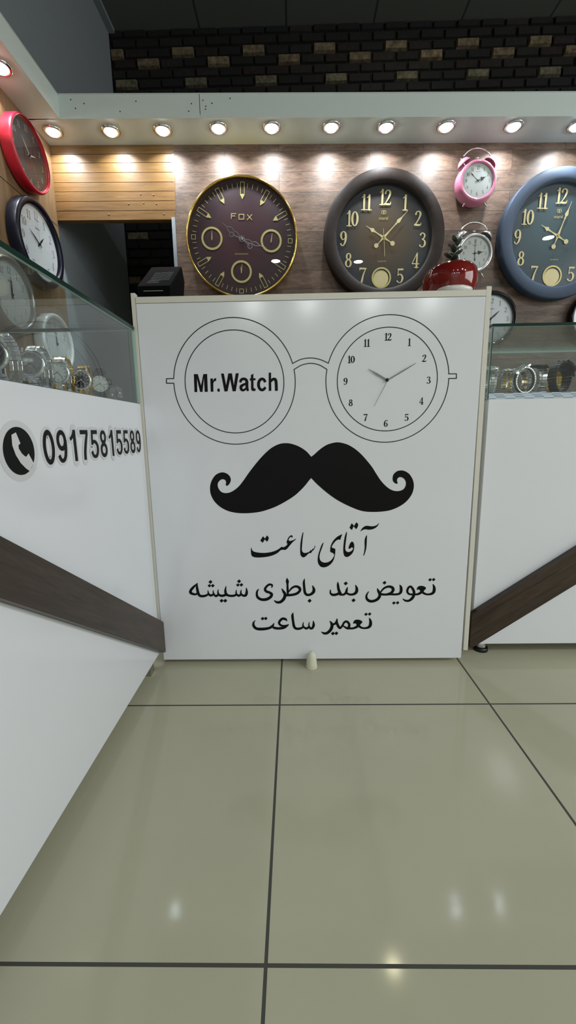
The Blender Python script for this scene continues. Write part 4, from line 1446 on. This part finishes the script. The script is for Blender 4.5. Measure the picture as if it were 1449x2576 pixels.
plain_clock('black framed wall clock just entering at the right edge beneath the blue clock', on_wall(1.436, 1.264, 0.0005), 0.118, 0.036, 0.017, M_blackgloss, M_dialwhite, M_ink, 0.021, 0.078, 0.7,
            [(60, 0.052, 0.010, 0.0075), (-60, 0.060, 0.006, 0.004), (0, 0.085, 0.026, 0.0012)])
# red clock with a printed picture dial
t = plain_clock('bright red framed wall clock with a dark picture dial, highest on the left wall', on_left(1.786, 1.805, 0.0005), 0.120, 0.050, 0.012, M_red, M_reddial, M_inkwhite, 0.020, 0.088, 0.6,
                [(70, 0.045, 0.008, 0.005), (-40, 0.06, 0.008, 0.004), (150, 0.06, 0.01, 0.001)], marks=False, print_=False)
dial = [c for c in t.children if c.name.startswith('dial')][0]
mb = MB()
rr = random.Random(4)
for i in range(7):
    x, y = rr.uniform(-.03, .04), rr.uniform(-.06, .02)
    mb.stroke([(x, y, .003), (x + .006, y + .022, .012), (x + .002, y + .045, .002)], 0.0348, step=4)
mb.build('picture_print', M_rust, parent=dial, fix=False)


# --- twin-bell alarm clocks
def alarm_clock(label, matrix, s, m_body, m_bell, m_metal, hour, minute, hammer, alarm=None, bulge=1.0, skip=()):
    """Body radius s; hangs with its back against the wall, facing out along local z."""
    t = thing('alarm_clock', label, 'clock', matrix, group='twin-bell alarm clocks')
    D = 0.072 * s / 0.08
    mb = MB()
    mb.lathe([(0.0, 0.0), (s * 0.72, 0.0), (s * 0.86, D * 0.06), (s * 0.97 * bulge, D * 0.28), (s * 1.0 * bulge, D * 0.5), (s * 1.0, D * 0.78), (s * 0.99, D * 0.93), (s * 0.95, D * 0.99), (s * 0.89, D), (s * 0.83, D * 0.975), (s * 0.815, D * 0.92)], 72)
    mb.build('body', m_body, parent=t)
    mb = MB()
    mb.disc(s * 0.82, D * 0.90, 64)
    d = mb.build('dial', M_dialgray, parent=t, fix=False)
    mb = MB()
    mb.disc(s * 0.825, D * 0.965, 64)
    mb.build('glass', M_crystal, parent=t, fix=False)
    h = D * 0.905
    clock_numerals(d, M_ink, s * 0.61, s * 0.17, 0.75, 1.0, skip, h)
    mb = MB()
    for k in range(60):
        a = k * PI / 30
        mb.stroke([(cos(a) * s * .77, sin(a) * s * .77, s * .008), (cos(a) * s * .74, sin(a) * s * .74, s * .008)], h)
    for i in range(7):
        x = (i - 3) * s * 0.035
        mb.stroke([(x, s * .385, s * .02), (x + s * .008, s * .42, s * .02)], h)
    mb.build('minute_marks', M_inkgray, parent=d, fix=False)
    for nm, (an, ln), w, hh in (('hour_hand', hour, .07, .010), ('minute_hand', minute, .055, .016)):
        o = spade_hand(t, nm, s * ln, s * 0.12, an, s * w, h + s * hh, M_ink)
    a = PI / 2 - math.radians(hour[0])
    mb = MB()                                          # clover ornament of the hour hand
    for q in (-1, 0, 1):
        c = (cos(a) * s * hour[1] * (.45 if q else .56) - sin(a) * s * .05 * q, sin(a) * s * hour[1] * (.45 if q else .56) + cos(a) * s * .05 * q)
        mb.disc(s * .045, h + s * .012, 16, c)
    mb.build('hand_ornament', M_ink, parent=o, fix=False)
    if alarm is not None:
        bar_hand(t, 'alarm_hand', s * alarm[1], s * 0.05, alarm[0], s * 0.018, h + s * 0.02, M_ink, False)
    hub(t, s * 0.035, h, h + s * 0.03, M_darksteel)
    for sx in (-1, 1):
        an = PI / 2 - sx * math.radians(36.5)
        dirv = Vector((cos(an), sin(an), 0))
        up_ = Matrix.Translation(dirv * s * 1.12 + Vector((0, 0, D * 0.62))) @ dirv.to_track_quat('Z', 'Y').to_matrix().to_4x4()
        mb = MB()
        mb.lathe([(0.0, s * .27), (s * .13, s * .255), (s * .26, s * .18), (s * .345, s * .05), (s * .355, 0.0), (s * .34, 0.0), (s * .325, s * .05), (s * .24, s * .16), (0.0, s * .235)], 32, mat=up_)
        bl = mb.build('bell', m_bell, parent=t)
        mb = MB()
        mb.lathe([(s * .02, -s * .22), (s * .02, s * .28), (s * .035, s * .29), (s * .035, s * .33), (0.0, s * .34)], 12, mat=up_)
        mb.build('bell_post', m_metal, parent=bl)
        fo = PI / 2 - sx * math.radians(180 - 30)
        fd = Vector((cos(fo), sin(fo), 0))
        fa = Vector((cos(fo) * s * .98, sin(fo) * s * .98, D * 0.62))
        fb = fa + Vector((fd.x * s * .30, fd.y * s * .30, D * 0.06))
        mb = MB()
        mb.tube([fa - fd * s * .1, fb], s * .022, 10)
        mb.ball(fb, s * .04, 12, 8)
        mb.build('foot', m_metal, parent=t)
    mb = MB()
    pts = []
    for i in range(25):
        an = PI * (0.14 + 0.72 * i / 24)
        pts.append((cos(an) * s * 0.80, s * 0.98 + sin(an) * s * 0.66, D * 0.62))
    mb.tube(pts, s * 0.030, 10)
    mb.build('handle', m_metal, parent=t)
    mb = MB()
    mb.tube([(0, s * 0.98, D * 0.62), (0, s * 1.2, D * 0.62)], s * 0.016, 8)
    mb.tube([(-s * .09, s * 1.2, D * .62), (s * .09, s * 1.2, D * .62)], s * 0.028, 8)
    mb.build('hammer', m_metal, parent=t)
    return t


alarm_clock('glossy pink twin-bell alarm clock hanging highest between the two big clocks', on_wall(0.8375, 1.799, 0.0005), 0.0800, M_pink, M_pink, M_chrome, (66, .50), (-48, .66), True, bulge=1.06)
alarm_clock('silver twin-bell alarm clock below the pink one, partly behind the red pot', on_wall(0.8440, 1.520, 0.0005), 0.0795, M_silverp, M_silverp, M_chrome, (82, .50), (176, .48), True, alarm=(1, .68))

# ------------------------------------------------------------------ things on the desk
bx = thing('electronic_box', 'black wedge-shaped electronic box with printed keys on the left end of the desk', 'device', loc=(-0.352, 1.40, 1.1607))
mb = MB()
pf = [(1.318, 1.1607), (1.316, 1.1935), (1.319, 1.1965), (1.466, 1.2975), (1.472, 1.2975), (1.500, 1.262), (1.455, 1.1607)]
n = len(pf)
X0, X1 = -0.4010, -0.3035
vs = [(X0, y, z) for y, z in pf] + [(X1, y, z) for y, z in pf]
fs = [tuple(range(n)), tuple(range(2 * n - 1, n - 1, -1))] + [(i, (i + 1) % n, n + (i + 1) % n, n + i) for i in range(n)]
mb.add(vs, fs, False)
bevel(part_world(mb, 'housing', M_blacksatin, bx), 0.003, 3)
sl = math.atan2(1.2975 - 1.1965, 1.466 - 1.319)
SLP = frame(Vector((-0.3525, 1.319, 1.1965)) - bx.location + Vector((0, -sin(sl), cos(sl))) * 0.0005, (1, 0, 0), (0, cos(sl), sin(sl)), (0, -sin(sl), cos(sl)))
mb = MB()
rr = random.Random(3)
for c in range(3):
    for r in range(4):
        x, y = -0.012 + c * 0.020, 0.048 + r * 0.020
        w_, h_ = 0.0075, 0.006
        for a, b in (((x - w_, y - h_), (x + w_, y - h_)), ((x + w_, y - h_), (x + w_, y + h_)), ((x + w_, y + h_), (x - w_, y + h_)), ((x - w_, y + h_), (x - w_, y - h_))):
            mb.stroke([a + (0.0008,), b + (0.0008,)], 0.0)
        mb.stroke([(x - 0.003, y, 0.0016), (x + 0.003, y + rr.uniform(-.002, .002), 0.0016)], 0.0)
mb.stroke([(-0.022, 0.030, 0.0014), (0.010, 0.030, 0.0014)], 0.0)
mb.stroke([(-0.022, 0.018, 0.0022), (0.010, 0.018, 0.0022)], 0.0)
o = mb.build('printed_keys', M_print, parent=bx, fix=False)
o.matrix_local = SLP
mb = MB()
mb.box(-0.382, -0.325, 1.3155, 1.3175, 1.180, 1.182)
look(part_world(mb, 'slot_edge', M_silverp, bx), 'thin bright slot edge')

sx_, sy_ = 0.5565, 1.468
sc_ = thing('planter', 'glossy red rounded planter with a small dark succulent on the right of the desk', 'planter', loc=(sx_, sy_, 1.1607))
mb = MB()
prof = [(0.0, 0.003), (0.050, 0.003), (0.060, 0.010), (0.072, 0.032), (0.080, 0.062), (0.0810, 0.082), (0.076, 0.100), (0.064, 0.112), (0.048, 0.1185), (0.038, 0.119), (0.032, 0.114), (0.030, 0.100), (0.0, 0.095)]
mb.lathe([(r * 1.03, h * 1.03) for r, h in prof], 72)
pot = mb.build('pot', M_ceramic, parent=sc_)
for v in pot.data.vertices:                            # slightly higher on the right, like a pepper
    v.co.z *= 1 + 0.06 * v.co.x / 0.08 * (0.5 if v.co.z > 0.05 else 0.2)
mb = MB()
mb.disc(0.0305, 0.108, 32)
look(mb.build('soil', M_rubber, parent=sc_, fix=False), 'dark soil')
mb = MB()
pts = [(0.0, 0.0, 0.100), (0.003, 0.004, 0.13), (0.010, 0.006, 0.16), (0.016, 0.004, 0.188)]
mb.tube(pts, [0.004, 0.0038, 0.0034, 0.0025], 8)
mb.build('stem', M_leaf, parent=sc_)
rr = random.Random(11)
for i in range(13):
    f = 0.12 + 0.86 * i / 12
    z = 0.112 + 0.080 * f
    px_, py_ = 0.017 * f, 0.005
    a = i * 2.4
    el = 0.25 + 0.5 * f
    L_ = 0.019 - 0.006 * f
    dv = Vector((cos(a) * cos(el), sin(a) * cos(el), sin(el)))
    mt = Matrix.Translation(Vector((px_, py_, z)) + dv * L_) @ dv.to_track_quat('X', 'Z').to_matrix().to_4x4()
    mb = MB()
    mb.ball((0, 0, 0), 1.0, 14, 10, (L_, L_ * 0.62, L_ * 0.24), mt)
    mb.build('leaf', M_leaf, parent=sc_)
mb = MB()
mb.lathe([(0.0, 0.0), (0.040, 0.0), (0.052, 0.008), (0.056, 0.022), (0.0535, 0.026), (0.045, 0.0305), (0.0, 0.034)], 48)
sauc = mb.build('saucer', M_saucer, matrix=Matrix.Translation((0.530, 1.348, 1.1607)))
for v in sauc.data.vertices:
    v.co.y *= 0.62
    v.co.x *= 0.93
    v.co.z *= 0.68
tag(sauc, 'low white domed saucer in front of the red planter', 'saucer')

# ------------------------------------------------------------------ downlights
WHERE = ['in the left corner beside the red clock', 'second from the left corner, over the pine boards', 'third from the left corner, over the passage end', 'over the left half of the wine-red clock', 'over the right half of the wine-red clock',
         'between the wine-red and dark brown clocks', 'over the middle of the dark brown clock', 'just left of the pink alarm clock', 'between the pink alarm clock and the blue clock', 'at the right edge, over the blue clock']
SPOT_W = 10.3


def downlight(label, x, y, aim, power=SPOT_W):
    """Ring, glowing bulb and the bulb's own beam; aim is the horizontal direction of the wall it washes."""
    t = thing('downlight', label, 'light', loc=(x, y, SOF), group='soffit downlights')
    tm = Matrix.Rotation(math.radians(14), 4, Vector((-aim[1], aim[0], 0)))
    mb = MB()
    mb.lathe([(0.026, 0.001), (0.037, 0.0005), (0.038, -0.003), (0.034, -0.0065), (0.0275, -0.0075), (0.025, -0.004)], 40)
    mb.build('trim_ring', M_chrome, parent=t)
    mb = MB()
    mb.lathe([(0.025, -0.003), (0.024, -0.007), (0.019, -0.0125), (0.010, -0.0160), (0.0, -0.017)], 32)
    o = mb.build('bulb', M_bulb, parent=t)
    look(o, 'glowing white bulb')
    l = lamp('bulb_light', 'SPOT', (0, 0, -0.019), power, (0.88, 0.94, 1.0), 0.012, parent=t)
    l.data.use_nodes = True                            # reflector lamp: strongest along its axis
    nt = l.data.node_tree
    em = [n for n in nt.nodes if n.type == 'EMISSION'][0]
    tcn = nt.nodes.new('ShaderNodeTexCoord')
    sep = nt.nodes.new('ShaderNodeSeparateXYZ')
    ab = nt.nodes.new('ShaderNodeMath')
    ab.operation = 'ABSOLUTE'
    pw = nt.nodes.new('ShaderNodeMath')
    pw.operation = 'POWER'
    pw.inputs[1].default_value = 2.0
    nt.links.new(tcn.outputs['Normal'], sep.inputs[0])
    nt.links.new(sep.outputs['Z'], ab.inputs[0])
    nt.links.new(ab.outputs[0], pw.inputs[0])
    nt.links.new(pw.outputs[0], em.inputs['Strength'])
    l.data.spot_size = math.radians(124)
    l.data.spot_blend = 0.18
    dv = Vector((aim[0] * sin(math.radians(23)), aim[1] * sin(math.radians(23)), -cos(math.radians(23))))
    l.rotation_euler = dv.to_track_quat('-Z', 'Y').to_euler()
    return t


LP = [(-.905, 1.938), (-.674, 1.946), (-.464, 1.948), (-.238, 1.945), (-.024, 1.951), (.216, 1.957), (.438, 1.966), (.682, 1.973), (.957, 1.982), (1.217, 1.992)]
for (x, y), w in zip(LP, WHERE):
    downlight('glowing round downlight in the soffit ' + w, x, y, (-W_N.x, -W_N.y))
for y, w in ((1.633, 'in the left soffit at the very left edge'), (1.38, 'in the left soffit, second from the red clock'), (1.12, 'in the left soffit, third from the red clock')):
    downlight('glowing round downlight ' + w, -0.909, y, (-1, 0), SPOT_W * 0.8)


# ------------------------------------------------------------------ watches
def watch(label, loc, rz, phi, m_link, m_mid, m_case, m_dial, size=1.0, width=0.018, group='watches in the left case', hands=True, open_=False, lean=0.0):
    """Closed bracelet loop standing on its rim, axis along local x; the case sits at angle phi from the top towards local +y."""
    m = Matrix.Translation(loc) @ Matrix.Rotation(rz, 4, 'Z') @ Matrix.Rotation(lean, 4, 'Y')
    t = thing('wrist_watch', label, 'watch', m, group=group)
    ry, rz_ = 0.027 * size, 0.031 * size
    cz = rz_ + 0.002
    nl = 30
    th = 0.0032 * size
    mb = MB()
    for i in range(nl):
        a0 = phi + 2 * PI * (i + 0.06) / nl
        a1 = phi + 2 * PI * (i + 0.94) / nl
        da = abs(((a0 + a1) / 2 - phi + PI) % (2 * PI) - PI)
        wd = width * size * (1.0 + 0.25 * max(0, 1 - da / 1.2))
        for c, (x0, x1, o_) in enumerate(((-.5, -.2, 0), (-.18, .18, .0006), (.2, .5, 0))):
            vs = []
            for aa in (a0, a1):
                for rr_ in (0.0, th + o_):
                    for xx in (x0, x1):
                        e = 1 + rr_ / rz_
                        vs.append((xx * wd, ry * e * sin(aa), cz + rz_ * e * cos(aa)))
            mb.mi = 1 if c == 1 else 0
            mb.add(vs, [(0, 1, 3, 2), (4, 6, 7, 5), (0, 4, 5, 1), (2, 3, 7, 6), (0, 2, 6, 4), (1, 5, 7, 3)], False)
    bevel(mb.build('bracelet', [m_link, m_mid], parent=t), 0.0004, 1)
    dirv = Vector((0, sin(phi), cos(phi)))
    P0 = Vector((0, ry * sin(phi), cz + rz_ * cos(phi)))
    cm = Matrix.Translation(P0) @ frame((0, 0, 0), (1, 0, 0), dirv.cross(Vector((1, 0, 0))), dirv)
    R_ = 0.0195 * size
    mb = MB()
    mb.lathe([(0, -0.001), (R_ * .85, -0.001), (R_, 0.0015), (R_, 0.0062), (R_ * .93, 0.0082), (R_ * .80, 0.0086), (R_ * .78, 0.0072)], 40)
    for s_ in (-1, 1):
        for q in (-1, 1):
            mb.box(q * R_ * .55 - .0022, q * R_ * .55 + .0022, s_ * R_ * .8, s_ * R_ * 1.18, -0.001, 0.004)
    case = mb.build('case', m_case, parent=t, matrix=cm)
    mb = MB()
    mb.disc(R_ * .79, 0.0066, 36)
    dl = mb.build('dial', m_dial, parent=t, matrix=cm, fix=False)
    mb = MB()
    for k in range(12):
        a = k * PI / 6
        mb.stroke([(cos(a) * R_ * .70, sin(a) * R_ * .70, .0009), (cos(a) * R_ * .58, sin(a) * R_ * .58, .0009)], 0.0068)
    mk_mat = M_inkwhite if m_dial in (M_ink, M_blackgloss, M_navy) else M_ink
    mb.build('hour_marks', mk_mat, parent=dl, fix=False)
    mb = MB()
    mb.stroke([(-.002, -.002, .0010), (R_ * .42, R_ * .20, .0012)], 0.0071, False)
    mb.stroke([(.002, -.002, .0008), (-R_ * .40, R_ * .42, .0010)], 0.0074, False)
    mb.build('hands', mk_mat, parent=t, matrix=cm, fix=False)
    mb = MB()
    mb.disc(R_ * .79, 0.0084, 36)
    mb.build('crystal', M_crystal, parent=t, matrix=cm, fix=False)
    mb = MB()
    mt = cm @ frame((R_, 0, 0.0035), (0, 1, 0), (0, 0, 1), (1, 0, 0))
    mb.lathe([(0.0, -0.001), (0.0026, -0.001), (0.0026, 0.0030), (0.0, 0.0032)], 14)
    mb.build('crown', m_case, parent=t, matrix=mt)
    return t


def stand(label, loc, rz, size, group):
    """Clear plastic C-shaped holder inside a bracelet."""
    m = Matrix.Translation(loc) @ Matrix.Rotation(rz, 4, 'Z')
    t = thing('watch_stand', label, 'stand', m, group=group)
    mb = MB()
    ry, rz_, cz = 0.0245 * size, 0.0285 * size, 0.033 * size
    n = 28
    vs = []
    for i in range(n + 1):
        a = math.radians(-150) + math.radians(270) * i / n
        for rr_ in (0.90, 1.0):
            for xx in (-0.007, 0.007):
                vs.append((xx, ry * rr_ * sin(a), cz + rz_ * rr_ * cos(a)))
    fs = []
    for i in range(n):
        b, c = 4 * i, 4 * i + 4
        fs += [(b, b + 1, c + 1, c), (b + 2, c + 2, c + 3, b + 3), (b, c, c + 2, b + 2), (b + 1, b + 3, c + 3, c + 1)]
    fs += [(0, 2, 3, 1), (4 * n, 4 * n + 1, 4 * n + 3, 4 * n + 2)]
    mb.add(vs, fs, True)
    mb.build('holder_ring', M_plastic, parent=t)
    mb = MB()
    mb.box(-0.009, 0.009, -0.016 * size, 0.016 * size, 0.0, 0.002)
    mb.build('foot_plate', M_plastic, parent=t)
    return t


GL = 'watches in the left glass case'
GRP = 'watches in the right glass case'
A_ = math.radians
ZL = 0.8630
# left case: dials turned half towards the aisle
LW_ = [
    ('black strapped watch nearest the left edge in the left glass case', 0.700, M_leather, M_leather, M_darksteel, M_blackgloss, 1.25, -172, 88),
    ('large steel watch with dark dial, second from the left edge in the left glass case', 0.788, M_chrome, M_steel, M_chrome, M_darksteel, 1.36, -172, 86),
    ('steel bracelet watch with broad brownish dial, third in the left glass case', 0.893, M_steel, M_chrome, M_chrome, M_silverp, 1.34, -170, 84),
    ('two-tone gold and steel watch with white dial, fourth in the left glass case', 0.986, M_gold, M_chrome, M_chrome, M_dialgray, 1.25, -170, 86),
    ('all gold bracelet watch with dark dial beside the black square-ringed one', 1.084, M_gold, M_gold, M_chrome, M_blackgloss, 1.18, -168, 88),
    ('black ringed watch with pale dial near the desk end of the left glass case', 1.172, M_darksteel, M_darksteel, M_blackgloss, M_dialgray, 1.34, -160, 94),
]
for lab, y, ml, mmid, mc, md_, s, rz, ph_ in LW_:
    watch(lab, (-0.468, y, ZL), A_(rz), A_(ph_), ml, mmid, mc, md_, s, 0.017, GL)
stand('empty clear plastic holder at the desk end of the left glass case', (-0.462, 1.250, ZL), A_(-120), 0.75, 'clear watch holders')
ZR = 0.8805
RW_ = [
    ('steel watch with domed dial at the left end of the right glass case', 0.684, 1.420, M_chrome, M_steel, M_chrome, M_darksteel, 1.22, 172, 14, .020),
    ('narrow steel bracelet watch turned edgeways, second from the left in the right case', 0.714, 1.482, M_chrome, M_chrome, M_chrome, M_ink, 1.08, 140, -20, .015),
    ('slim two-tone steel and gold watch, third from the left in the right case', 0.746, 1.430, M_steel, M_gold, M_steel, M_dialgray, 1.06, 172, -15, .016),
    ('steel watch with open loop showing black inner links, fourth in the right case', 0.772, 1.376, M_steel, M_darksteel, M_chrome, M_blackgloss, 1.15, 100, 30, .016),
    ('gold and silver broad bracelet watch, fifth in the right case', 0.802, 1.480, M_chrome, M_gold, M_chrome, M_dialgray, 1.24, 195, 12, .019),
    ('big steel watch with thick black bezel, sixth in the right case', 0.838, 1.428, M_steel, M_steel, M_darksteel, M_blackgloss, 1.30, 182, 10, .020),
    ('black strapped watch standing as an open ring, seventh in the right case', 0.882, 1.378, M_leather, M_leather, M_darksteel, M_blackgloss, 1.38, 118, -50, .020),
    ('yellow gold bracelet watch beside the black open ring in the right case', 0.922, 1.468, M_gold, M_gold, M_gold, M_dialgray, 1.10, 176, 12, .022),
    ('pale steel watch cut by the right edge of the photo', 0.986, 1.376, M_chrome, M_steel, M_chrome, M_dialgray, 1.26, 110, 40, .018),
    ('steel watch just beyond the right edge of the photo', 1.000, 1.432, M_chrome, M_steel, M_chrome, M_darksteel, 1.15, 178, 12, .018),
]
for lab, x, y, ml, mmid, mc, md_, s, rz, ph_, wd in RW_:
    watch(lab, (x, y, ZR), A_(rz), A_(ph_), ml, mmid, mc, md_, s, wd, GRP)
stand('empty clear plastic holder standing before the black open watch in the right case', (0.828, 1.372, 0.8805), A_(100), 0.62, 'clear watch holders')
